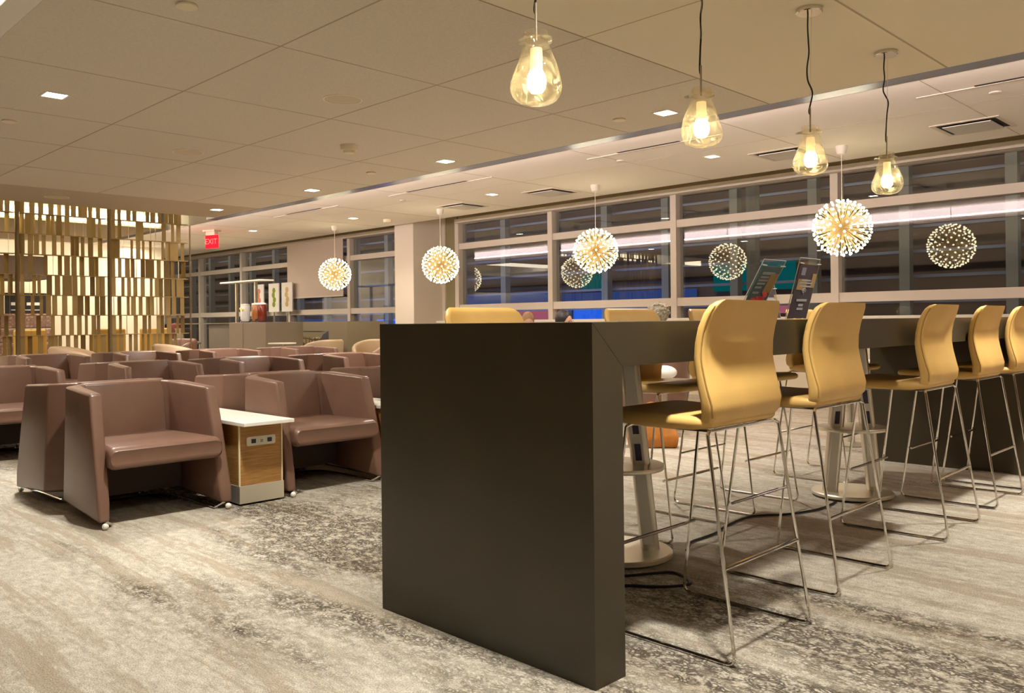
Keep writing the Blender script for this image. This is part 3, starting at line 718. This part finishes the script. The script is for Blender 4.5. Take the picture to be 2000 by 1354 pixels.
rows=[(-4.65,[(1.96,'nearest brown leather lounge chair, seat facing the carpet, left of the outlet table'),(3.07,'brown leather lounge chair between the two white-topped outlet tables'),(4.215,'brown leather lounge chair hidden behind the end of the bar table')],
             ['brown lounge chair showing its dark side at lower left, backed to the nearest chair','brown lounge chair facing away, right behind the nearest white-topped table','brown lounge chair facing away, dark side touching the bar table edge'],'front row'),
      (-7.5,[(2.0,'pale lit brown lounge chair cut by the left edge of the picture'),(3.20,'brown lounge chair of the second row, straight behind the nearest chair'),(4.28,'brown lounge chair of the second row, behind the first outlet table'),(5.48,'brown lounge chair of the second row with pale lit back, nearest the bar table')],
             ['second-row lounge chair facing away, behind the chair cut by the picture edge','brown lounge chair facing away, side panel left of the one behind the nearest','second-row lounge chair facing away, behind the first outlet table','second-row lounge chair facing away, dark panel left of the pale back'],'second row'),
      (-10.62,[(2.14,'brown lounge chair of the last row at the left picture edge'),(3.26,'brown lounge chair of the last row in front of the left screen post'),(4.36,'brown lounge chair of the last row below the second brass post'),(5.5,'pale lit lounge chair of the last row below the free screen end'),(6.75,'brown lounge chair of the last row in front of the gray partition')],
             ['last-row lounge chair facing the screen, at the left picture edge','last-row lounge chair facing the screen, near the left brass post','last-row lounge chair facing the screen, under the round tan chair','last-row lounge chair facing the screen, left of the pale one','last-row lounge chair facing away, in front of the gray partition'],'last row')]
for X0,lst,away,rn in rows:
    for (yy,lab),la in zip(lst,away):
        place_lounge(X0,yy,0,lab,'brown lounge chairs of the '+rn)
        place_lounge(X0-1.485,yy,180,la,'brown lounge chairs of the '+rn)
# outlet tables between the front chairs
def outlet_table(y,lab):
    e=empty('outlet_table',(-4.66,y,0)); tag(e,lab,'side table','outlet tables between the front chairs')
    MB().b2(-1.30,.0,-.135,.135,.115,.475).build('cabinet','oak',e,smooth=0)
    mb=MB()
    for yy in(-.139,.139): mb.b2(-.006,.004,yy-.004,yy+.004,.115,.475)
    mb.build('edge_band','edge',e,smooth=0)
    MB().b2(-1.31,.012,-.145,.145,.012,.115).build('plinth','satin_lt',e,smooth=0)
    MB().b2(-1.29,-.02,-.13,.13,0,.012).build('base','black',e,smooth=0)
    MB().b2(-1.34,.11,-.165,.165,.477,.50).bevel(.003,2).build('tabletop','white_top',e,smooth=0)
    op=MB().poly([Vector((0,a,.375+b)) for a,b in rrect(.094,.027,.01,3)],[Vector((.006,a,.375+b)) for a,b in rrect(.094,.027,.01,3)]).build('outlet_plate','plate',e,smooth=30)
    for yy,mt in((-.05,'black'),(.055,'navy')): MB().b2(.006,.009,yy-.014,yy+.014,.363,.388).build('socket',mt,op,smooth=0)
    MB().b2(.006,.009,-.004,.010,.377,.380).b2(.006,.009,-.004,.010,.368,.371).build('usb_port','black',op,smooth=0)
outlet_table(2.52,'white-topped oak table with outlet plate between the two nearest lounge chairs')
outlet_table(3.66,'white-topped oak table half hidden behind the bar table end')

# ================================================================== round tub chairs and little tables
def make_tub(mat,mat_in):
    e=empty('tub_chair')
    ro,ri=.37,.29; rings=[]; n=26
    for i in range(n+1):
        a=R(-150+300*i/n)+math.pi; t=abs(-1+2*i/n); h=.79-.16*max(0,(t-.25)/.75)**1.6-.05*max(0,(t-.8)/.2)
        c,s=math.cos(a),math.sin(a); sec=[]
        for r,z in ((ri+.02,.30),(ri,.42),(ri,h-.04),(ri+.025,h-.008),((ri+ro)/2,h),(ro-.025,h-.008),(ro,h-.04),(ro-.03,.20),(ro-.05,.12),(ri+.03,.12)): sec.append(Vector((r*c,r*s,z)))
        rings.append(sec)
    MB().loft(rings).build('shell',mat,e,smooth=60)
    MB().lathe([(.25,.28),(.275,.30),(.282,.36),(.278,.41),(.24,.435),(.05,.44)],n=30).build('seat',mat_in,e,smooth=60)
    MB().lathe([(.25,.0),(.25,.02),(.05,.04),(.04,.14),(.26,.16),(.26,.28)],n=30).build('base','black',e)
    return e
tubs={}
def tub(x,y,rz,mat,mi,lab):
    if mat not in tubs: o=tubs[mat]=make_tub(mat,mi)
    else: o=copy_tree(tubs[mat])
    o.location=(x,y,0); o.rotation_euler=(0,0,R(rz)); tag(o,lab,'tub chair','round tub chairs'); return o
tub(-12.62,4.05,60,'peach','peach','light tan round tub chair in front of the middle of the brass screen')
tub(-12.75,5.53,80,'peach','peach','light tan round tub chair in front of the free end of the brass screen')
tub(-12.62,2.85,60,'peach','peach','light tan round tub chair at the left picture edge')
tub(-12.95,8.22,195,'olive_lth','peach','olive tan round tub chair in front of the patterned booth, left one of the pair')
tub(-11.95,8.6,-70,'olive_lth','peach','olive tan round tub chair beside the left edge of the bar table')
tub(-16.95,7.35,-60,'brown','brown','dark brown round tub chair beside the gray partition')
def cafe_table(x,y,z,r,lab,mt='white_top'):
    e=empty('cafe_table',(x,y,0)); tag(e,lab,'table','small round tables')
    MB().lathe([(r-.01,z-.02),(r,z-.016),(r,z-.004),(r-.005,z)],n=36).build('tabletop',mt,e)
    MB().lathe([(.15,0),(.15,.012),(.03,.03),(.025,z-.02)],n=24).build('pedestal','satin',e)
cafe_table(-13.3,7.62,.74,.24,'small round white table in front of the patterned booth')
cafe_table(-4.51,6.51,.52,.19,'small round white table holding a paper bag, seen under the bar table')
cafe_table(-3.0,7.05,.72,.20,'small round white table seen below the bar top between two stools')
pb=tag(MB().ball((0,0,0),.15,14,10,(.8,.8,.44)).ball((-.07,-.07,.06),.05,10,8,(.6,.6,1.4)).build('paper_bag','paper'),'crumpled white paper bag lying on the small round table','bag'); pb.location=(-4.51,6.51,.588)

# handbag
hb=empty('handbag',(-4.2,5.88,0)); hb.rotation_euler=(0,0,R(40)); tag(hb,'cognac leather handbag standing on the carpet beyond the bar table','handbag')
MB().poly([Vector(p) for p in((-.20,-.085,0),(.20,-.085,0),(.20,.085,0),(-.20,.085,0))],[Vector(p) for p in((-.16,-.03,.26),(.16,-.03,.26),(.16,.03,.26),(-.16,.03,.26))],([Vector(p) for p in((-.215,-.1,.09),(.215,-.1,.09),(.215,.1,.09),(-.215,.1,.09))],)).bevel(.02,3,15).build('body','bag',hb,smooth=60)
for s in(-1,1): MB().tube(smoothpath([(-.09,s*.03,.24),(-.08,s*.04,.33),(0,s*.045,.37),(.08,s*.04,.33),(.09,s*.03,.24)],5),.007,6).build('handle','bag',hb)

# ================================================================== table signs
def sign(x,y,w,h,lean,lab,kind,rz=0.):
    e=empty('sign_holder',(x,y,1.07),rz); tag(e,lab,'sign','acrylic signs on the bar table')
    a=math.atan2(lean,h); rot=Matrix.Rotation(a,4,'Y')
    def slab(cx,cz,ww,hh,dx=0.,th=.002):
        m=rot@Matrix.Translation((dx,cx,cz)); mb=MB(); q=[m@Vector(p) for p in((-th/2,-ww/2,-hh/2),(-th/2,ww/2,-hh/2),(-th/2,ww/2,hh/2),(-th/2,-ww/2,hh/2))]
        q2=[m@Vector(p) for p in((th/2,-ww/2,-hh/2),(th/2,ww/2,-hh/2),(th/2,ww/2,hh/2),(th/2,-ww/2,hh/2))]
        return mb.poly(q,q2)
    slab(0,h/2+.006,w+.02,h,.004,.003).build('acrylic_panel','acrylic',e,smooth=0)
    MB().b2(-.10,.02,-w/2-.01,w/2+.01,0,.005).build('base','acrylic',e,smooth=0)
    fr=MB(); 
    for s in(-1,1):
        m=rot
        fr.tube([m@Vector((.004,s*(w/2+.01),.004)),m@Vector((.004,s*(w/2+.01),h+.006))],.0022,5)
    fr.tube([rot@Vector((.004,-w/2-.01,h+.006)),rot@Vector((.004,w/2+.01,h+.006))],.0022,5)
    fr.build('edge','paper',e)
    for s in(-1,1): MB().tube([rot@Vector((.012,s*(w/2+.012),h-.02)),rot@Vector((.012,s*(w/2-.03),h-.022))],.0035,6).build('clip','paper',e)
    ph=h-.035
    if kind==1:
        slab(0,ph/2+.008,w,ph,.008).build('poster','poster_teal',e,smooth=0)
        slab(w*.28,ph*.72,w*.40,ph*.36,.0105,.001).build('print','poster_tan',e,smooth=0)
        mb=MB()
        for cx,cz,r in((.02,.135,.04),(-.03,.125,.032),(.055,.115,.034),(.0,.095,.038),(.04,.165,.026)): mb.ball(rot@Vector((.010,cx,cz)),r,12,8,(.06,1,1.1))
        mb.build('print','poster_red',e)
        mb=MB()
        for k,(zz,ww,cx) in enumerate(((.90,.6,-.01),(.83,.4,-.03),(.77,.45,-.03),(.71,.38,-.035),(.64,.3,-.045),(.54,.28,-.045))):
            m=slab(cx*w/.2,ph*zz,w*ww,.010 if k else .014,.0105,.001); m.build('print','poster_ink',e,smooth=0)
    else:
        slab(0,ph/2+.008,w,ph,.008).build('poster','poster_dark',e,smooth=0)
        slab(-w*.25,ph*.90,w*.22,ph*.14,.0105,.001).build('print','poster_lilac',e,smooth=0)
        slab(-w*.18,ph*.66,w*.5,ph*.20,.0103,.001).build('print','poster_tan',e,smooth=0)
        slab(w*.38,ph*.74,w*.2,ph*.26,.0103,.001).build('print','poster_tan',e,smooth=0)
        for zz,ww in((.74,.5),(.69,.7),(.63,.62),(.37,.55),(.28,.25),(.21,.32)): slab(0,ph*zz,w*ww,.009 if zz>.4 else .013,.0112,.001).build('print','poster_ink',e,smooth=0)
        mb=MB()
        for r in(.012,.022,.032):
            mb.tube([rot@Vector((.0115,r*math.sin(t),ph*.475+r*math.cos(t))) for t in [R(-50+10*k) for k in range(11)]],.0024,5)
        mb.ball(rot@Vector((.0115,0,ph*.475)),.004,8,6).build('wireless_symbol','poster_ink',e)
    return e
sign(-2.15,3.80,.20,.33,.19,'taller acrylic sign with red and teal poster behind the nearest stool','1' and 1)
sign(-2.13,4.30,.215,.33,.09,'acrylic sign with dark poster and white wireless symbol','2' and 2)
sign(-2.34,4.46,.15,.20,-.04,'small dark acrylic sign standing between the two tall ones',2)

# ================================================================== brass screen
SX=-13.3; rnd=random.Random(11)
for k,(ya,yb,lab) in enumerate(((2.225,3.475,'brass slat screen panel cut by the left picture edge'),(3.475,4.715,'middle brass slat screen panel between the two dark posts'),(4.715,5.96,'brass slat screen panel at the free end, nearest the exit sign'))):
    e=empty('slat_screen',(SX,(ya+yb)/2,0)); tag(e,lab,'screen','brass slat screen panels'); hw=(yb-ya)/2
    MB().tube([(0.04,hw,0),(0.04,hw,3.0)],.03 if k<2 else .012,12).build('post','brass_dk',e)
    if k==0: MB().tube([(0.04,-hw,0),(0.04,-hw,3.0)],.03,12).build('post','brass_dk',e)
    for r_ in range(11):
        z=.07+.29*r_
        MB().b2(-.05,.05,-hw+.032,hw-.032,z-.006,z+.006).build('rail','brass',e,smooth=0)
    for r_ in range(10):
        z0=.07+.29*r_+.006; z1=z0+.278; mb=MB(); y=-hw+.07
        while y<hw-.07:
            a=rnd.choice((R(20),R(35),R(5),R(-25),R(75),R(-50),R(10),R(-10)))
            mb.box((rnd.uniform(-.012,.012),y,(z0+z1)/2),(.0035,rnd.choice((.062,.07,.075)),z1-z0),a)
            y+=rnd.choice((.06,.08,.095,.11,.135))
        mb.build('slat_row','brass',e,smooth=0)

# ================================================================== lounge behind the screen
bq=empty('banquette',(-18.6,2.4,0)); tag(bq,'long mauve patterned banquette behind the brass screen','banquette')
MB().b2(-.30,.40,-3.2,3.2,0,.46).bevel(.02).build('seat','purple',bq,smooth=0)
for z0,z1 in((.47,.73),(.745,1.02),(1.035,1.33)): MB().b2(-.40,-.20,-3.2,3.2,z0,z1).bevel(.03,2).build('back_cushion','purple',bq,smooth=0)
def easy(x,y,rz,lab):
    e=empty('easy_chair',(x,y,0),R(rz)); tag(e,lab,'armchair','yellow easy chairs behind the screen')
    MB().b2(-.30,.30,-.28,.28,.40,.52).bevel(.03,2).build('seat','yellow',e,smooth=0)
    MB().b2(-.36,-.26,-.28,.28,.30,1.02).bevel(.03,2).build('backrest','yellow',e,smooth=0)
    for sx in(-.3,.27):
        for sy in(-.25,.25): MB().b2(sx-.02,sx+.02,sy-.02,sy+.02,0,.40).build('leg','brown_dk',e,smooth=0)
easy(-16.2,4.25,200,'yellow easy chair behind the left part of the brass screen')
easy(-15.7,5.45,180,'yellow easy chair behind the third brass panel, left one')
easy(-15.7,6.2,190,'yellow easy chair behind the free end of the brass screen')
tag(MB().b2(-19.0,-18.96,4.75,5.5,1.15,1.75).build('wall_board','black'),'black menu board on the back wall, glimpsed through the brass screen','board')
bo=bpy.data.objects['wall_board']
for z0,z1,ya,yb in((1.50,1.56,4.85,5.10),(1.50,1.56,5.13,5.40),(1.40,1.415,4.85,5.38)): MB().b2(-18.96,-18.95,ya,yb,z0,z1).build('white_print','paper',bo,smooth=0)

# ================================================================== booth, drinks counter
bo2=empty('booth',(-15.,9.0,0)); tag(bo2,'gray partition booth with olive back panel and patterned seat back','booth')
MB().b2(-1.03,.44,-1.0,-.2,0,1.108).bevel(.004,1).b2(-.47,-.455,-1.006,-.99,.0,1.1).build('wing_panel','gray_pl',bo2,smooth=0)
MB().b2(-1.0,1.5,.35,.55,.92,1.112).build('back_panel','gray_pl2',bo2,smooth=0)
MB().b2(-1.0,1.5,.33,.55,.80,.90).build('lower_panel','gray_pl2',bo2,smooth=0)
MB().b2(-1.0,1.5,.28,.55,.30,.80).bevel(.03,2).build('back_cushion','leafy',bo2,smooth=0)
MB().b2(-1.0,1.5,-.15,.30,.1,.45).bevel(.03,2).build('seat','leafy',bo2,smooth=0)
MB().b2(1.5,2.1,-.3,.55,0,1.108).build('wing_panel','gray_pl2',bo2,smooth=0)
bp_=empty('backpack',(-13.95,9.02,.452)); tag(bp_,'black backpack with raised handle on the patterned booth seat','backpack')
MB().loft([[Vector((a,b,z)) for a,b in rrect(w,d,.06,4)] for z,w,d in((0,.2,.11),(.08,.24,.14),(.3,.22,.12),(.42,.15,.08),(.46,.06,.03))]).build('body','cloth_black',bp_,smooth=60)
MB().tube(smoothpath([(.02,0,.40),(.10,0,.50),(.2,0,.50),(.26,0,.38)],5),.014,6).build('strap','black',bp_)
dc=empty('drinks_counter',(-18.7,8.75,0)); tag(dc,'gray drinks counter top beyond the partition','counter')
MB().b2(-2.6,2.62,-.25,.25,1.085,1.108).build('worktop','cab_gray',dc,smooth=0)
MB().b2(.6,2.6,-.2,.22,0,1.085).build('body','cab_gray',dc,smooth=0)
MB().b2(-2.55,-2.5,-.2,.2,0,1.085).build('leg','cab_gray',dc,smooth=0)
sg=empty('sneeze_guard',(-16.74,8.75,1.108)); tag(sg,'T-shaped food shelf on two posts above the drinks counter','food shelf')
MB().b2(-.88,.88,-.16,.16,.86,.89).build('shelf','ceil_white',sg,smooth=0)
for s in(-.42,.42): MB().b2(s-.022,s+.022,-.03,.03,0,.86).build('post','satin',sg,smooth=0)
def dispenser(x,y,mat,lab,lem=False):
    e=empty('drink_dispenser',(x,y,1.1095)); tag(e,lab,'drink dispenser','drink dispensers on the counter')
    MB().lathe([(.095,.02),(.10,.03),(.10,.34),(.09,.36)],n=24).build('jar',mat,e)
    MB().lathe([(.092,.36),(.095,.365),(.09,.39),(.02,.40)],n=24).build('lid','white_pl',e)
    MB().lathe([(.10,0),(.10,.02)],n=24).build('base','black',e)
    MB().tube([(.0,-.10,.05),(0,-.15,.05),(0,-.155,.03)],.012,8).build('tap','black',e)
    if lem:
        for k in range(4): MB().ball((.05-.035*k,-.085,.27+.02*(k%2)),.03,8,6,(1,.6,1)).build('lemon_slice','lemon',e)
dispenser(-16.62,8.66,'water','clear lemon water dispenser on the drinks counter',True)
dispenser(-15.88,8.52,'tea_lt','amber drink dispenser behind the shelf post')
dispenser(-15.66,8.52,'tea','dark red iced tea dispenser on the drinks counter')
def cstool(x,y,mat,lab):
    e=empty('counter_chair',(x,y,0)); tag(e,lab,'counter chair','chairs at the drinks counter')
    MB().b2(-.21,.21,-.2,.2,.64,.70).bevel(.02,2).build('seat',mat,e,smooth=0)
    MB().poly([Vector((a,-.2+b,.70)) for a,b in rrect(.19,.03,.025,3)],[Vector((a,-.24+b,1.0)) for a,b in rrect(.21,.025,.02,3)]).build('backrest',mat,e)
    for sx in(-.18,.18):
        for sy in(-.17,.17): MB().tube([(sx,sy,.64),(sx*1.2,sy*1.2,0)],.012,6).build('leg','satin',e)
cstool(-18.45,8.25,'chair_gray','gray counter chair under the drinks counter, right one')
cstool(-19.45,8.3,'chair_gray','gray counter chair under the drinks counter beside the screen end')
mc=tag(MB().lathe([(.02,0),(.14,.05),(.17,.25),(.12,.38),(.03,.42)],(-18.72,8.06,.70),n=18).build('jacket','maroon'),'dark maroon jacket hung on the gray counter chair','jacket')
for x,lab,mt in((-18.94,'white poster with coral print beyond the drinks counter','coral'),(-18.22,'white poster with green leaf print beyond the drinks counter','green'),(-17.62,'white poster with tan print beside the roller blind','poster_tan')):
    e=empty('food_poster',(x,W-.26,1.36)); tag(e,lab,'poster','white food posters by the window')
    MB().b2(-.24,.24,-.012,.012,0,.68).build('board','paper',e,smooth=0)
    mb=MB()
    for zz,dx in((.18,.0),(.29,.03),(.40,-.02),(.51,.01)): mb.ball((dx,-.012,zz),.075,10,8,(1,.05,.9))
    mb.build('print',mt,e)
    MB().b2(-.02,.02,-.01,.01,-1.36,0).b2(-.15,.15,-.08,.1,-1.36,-1.345).build('stand','satin',e,smooth=0)

# ================================================================== people (seated)
def person(x,y,rz,cloth,hair,lab,hairkind,z0=0.,lean=.0,headturn=0.,headdown=0.,sc=.89):
    """seated figure looking along local +x; hips at the origin, seat height .44"""
    e=empty('person',(x,y,z0),R(rz)); e.scale=(sc,sc,sc); tag(e,lab,'person')
    sx=-.06-lean
    V={'pel':((0,0,.54),.13),'waist':((-.02-lean*.3,0,.70),.125),'chest':((-.03-lean*.6,0,.90),.145),'neckb':((sx,0,1.04),.065),'neck':((sx+.012,0,1.10),.055),
       'headc':((sx+.02,0,1.19),.085)}
    edges=[('pel','waist'),('waist','chest'),('chest','neckb'),('neckb','neck'),('neck','headc')]
    for s,n in((-1,'r'),(1,'l')):
        V['sh'+n]=((sx+.01,s*.175,.985),.06); V['el'+n]=((.06,s*.235,.74),.045); V['wr'+n]=((.27,s*.12,.63),.03); V['ha'+n]=((.335,s*.09,.615),.03)
        V['hip'+n]=((.03,s*.09,.52),.095); V['kn'+n]=((.42,s*.11,.50),.065); V['an'+n]=((.44,s*.11,.09),.042); V['toe'+n]=((.56,s*.12,.045),.035)
        edges+=[('chest','sh'+n),('sh'+n,'el'+n),('el'+n,'wr'+n),('wr'+n,'ha'+n),('pel','hip'+n),('hip'+n,'kn'+n),('kn'+n,'an'+n),('an'+n,'toe'+n)]
    names=list(V); me=bpy.data.meshes.new('body'); me.from_pydata([V[k][0] for k in names],[(names.index(a),names.index(b)) for a,b in edges],[])
    o=bpy.data.objects.new('body',me); col.objects.link(o); o.parent=e
    sk=o.modifiers.new('Skin','SKIN'); 
    for i,k in enumerate(names):
        d=me.skin_vertices[0].data[i]; d.radius=(V[k][1],V[k][1]); d.use_root=(k=='pel')
    sb=o.modifiers.new('Subsurf','SUBSURF'); sb.levels=2; sb.render_levels=2
    # cloth below the neck, skin on head and hands
    m=M[cloth].copy(); n,l=nodes_of(m); b=n['Principled BSDF']; tc=n.new('ShaderNodeTexCoord'); sp=n.new('ShaderNodeSeparateXYZ'); l.new(tc.outputs['Object'],sp.inputs[0])
    g=n.new('ShaderNodeMath'); g.operation='GREATER_THAN'; g.inputs[1].default_value=1.075; l.new(sp.outputs['Z'],g.inputs[0])
    g2=n.new('ShaderNodeMath'); g2.operation='GREATER_THAN'; g2.inputs[1].default_value=.262; l.new(sp.outputs['X'],g2.inputs[0])
    g3=n.new('ShaderNodeMath'); g3.operation='GREATER_THAN'; g3.inputs[1].default_value=.59; l.new(sp.outputs['Z'],g3.inputs[0])
    g4=n.new('ShaderNodeMath'); g4.operation='MULTIPLY'; l.new(g2.outputs[0],g4.inputs[0]); l.new(g3.outputs[0],g4.inputs[1])
    mxm=n.new('ShaderNodeMath'); mxm.operation='MAXIMUM'; l.new(g.outputs[0],mxm.inputs[0]); l.new(g4.outputs[0],mxm.inputs[1])
    mx=n.new('ShaderNodeMix'); mx.data_type='RGBA'; l.new(mxm.outputs[0],mx.inputs[0]); mx.inputs[6].default_value=b.inputs['Base Color'].default_value; mx.inputs[7].default_value=(.62,.36,.25,1)
    l.new(mx.outputs[2],b.inputs['Base Color']); me.materials.append(m)
    for p in me.polygons: p.use_smooth=True
    # head detail
    hd=empty('head',(sx+.02,0,1.20)); hd.parent=e; hd.rotation_euler=(0,headdown,headturn)
    hd.name='head'
    mb=MB(); mb.ball((.012,0,-.005),.098,20,14,(1.0,.80,1.22))
    mb.ball((.108,0,-.018),.016,10,8,(1.1,.8,1.3))            # nose
    for s in(-1,1): mb.ball((.0,s*.081,-.01),.022,10,8,(.7,.35,1.3))
    mb.ball((.085,0,-.085),.030,10,8)
    mb.build('face','skin',hd,smooth=180)
    for s in(-1,1): MB().ball((.094,s*.032,.012),.010,8,6).build('eye','black',hd)
    MB().ball((.098,0,-.055),.018,10,6,(.5,1.3,.35)).build('mouth','coral',hd)
    hb_=MB()
    if hairkind=='short':
        hb_.ball((-.016,0,.030),.104,22,14,(1.02,.86,1.08)); 
        for k in range(30):
            a=rnd.uniform(0,6.28); r=rnd.uniform(.0,.07); hb_.ball((-.02+r*math.cos(a),r*.8*math.sin(a),.115-.45*r+rnd.uniform(0,.012)),.022,6,5,(1.4,.7,.6))
    elif hairkind=='long':
        hb_.ball((-.022,0,.03),.110,22,14,(1.0,.92,1.1)); hb_.ball((-.06,.0,-.10),.105,18,12,(.6,.95,1.5)); hb_.ball((.02,-.075,-.08),.045,12,8,(.8,.6,2.2)); hb_.ball((.02,.075,-.08),.045,12,8,(.8,.6,2.2))
    else:
        hb_.ball((-.02,0,.025),.118,22,14,(1.0,.95,1.0))
        for k in range(70):
            a=rnd.uniform(0,6.28); u=rnd.uniform(-.3,1); q=math.sqrt(1-u*u)
            if q*math.cos(a)>.55 and u<.5: continue
            hb_.ball((-.02+.112*q*math.cos(a),.106*q*math.sin(a),.025+.112*u),.024,6,5,(1.2,1,.8))
    hb_.build('hair',hair,hd,smooth=180)
    if hairkind=='long':
        for s in(-1,1): MB().tube([(.112+.001,s*.032+.022*math.cos(t),.010+.018*math.sin(t)) for t in [R(30*k) for k in range(12)]],.002,4,closed=True).build('glasses_rim','black',hd)
    return e
person(-7.25,7.55,-50,'cloth_navy','hair_brown','person with light brown hair, head down, beyond the far edge of the bar table','short',0,0,.2,.45)
person(-6.3,7.2,5,'cloth_black','hair_black','person with long black hair and glasses seated beyond the bar table','long',0,0,.0,.15)
person(-5.08,7.16,-165,'cloth_mauve','hair_gray','person with tousled gray hair seated just beyond the far bar stools','curly',0,0,.3,.3,.93)
def seatfor(x,y,rz,lab): tub(x,y,rz,'brown','brown',lab)
seatfor(-7.25,7.55,-50,'brown tub chair under the person with light brown hair')
seatfor(-6.3,7.2,5,'brown tub chair under the person with long black hair')
seatfor(-5.08,7.16,-165,'brown tub chair under the gray-haired person')

# ================================================================== light for rooms and night outside
wd=bpy.data.worlds.new('world'); scene.world=wd; wd.use_nodes=True
wd.node_tree.nodes['Background'].inputs[0].default_value=(.010,.018,.055,1); wd.node_tree.nodes['Background'].inputs[1].default_value=1.
def area(name,loc,rot,sx,sy,power,color,spread=180):
    ld=bpy.data.lights.new(name,'AREA'); ld.shape='RECTANGLE'; ld.size=sx; ld.size_y=sy; ld.energy=power; ld.color=color; ld.spread=R(spread)
    o=bpy.data.objects.new(name,ld); o.location=loc; o.rotation_euler=rot; col.objects.link(o); return o
area('cove_led',(-6.,SOF+.11,ZB+.075),(R(180-25),0,0),22,.05,300,(1,.81,.77))
# wall-wash over the lounge behind the screen
area('back_lounge_wash',(-18.3,3.6,2.85),(0,R(25),0),.3,8.,210,(1,.90,.70))
area('back_lounge_ceiling',(-16.,3.5,2.6),(0,0,0),1.,4.,90,(1,.86,.66))
area('far_window_lounge',(-20.,7.6,2.85),(0,0,0),6,.4,170,(1,.86,.68))
# unseen area lights added outside to brighten the facade, warm and blue
area('facade_fill',(-16,13.2,6.5),(R(62),0,0),56,.4,1300,(1,.86,.70))
area('facade_fill_blue',(-20,15.4,.2),(R(120),0,0),16,.3,260,(.25,.40,1.))

scene.view_settings.view_transform='Standard'; scene.view_settings.look='None'; scene.view_settings.gamma=1.; scene.view_settings.use_curve_mapping=False
scene.view_settings.exposure=0.
cy=scene.cycles; cy.use_adaptive_sampling=True; cy.adaptive_threshold=.025; cy.max_bounces=8; cy.diffuse_bounces=4; cy.glossy_bounces=4; cy.transparent_max_bounces=16; cy.sample_clamp_indirect=6.; cy.caustics_reflective=False; cy.caustics_refractive=False
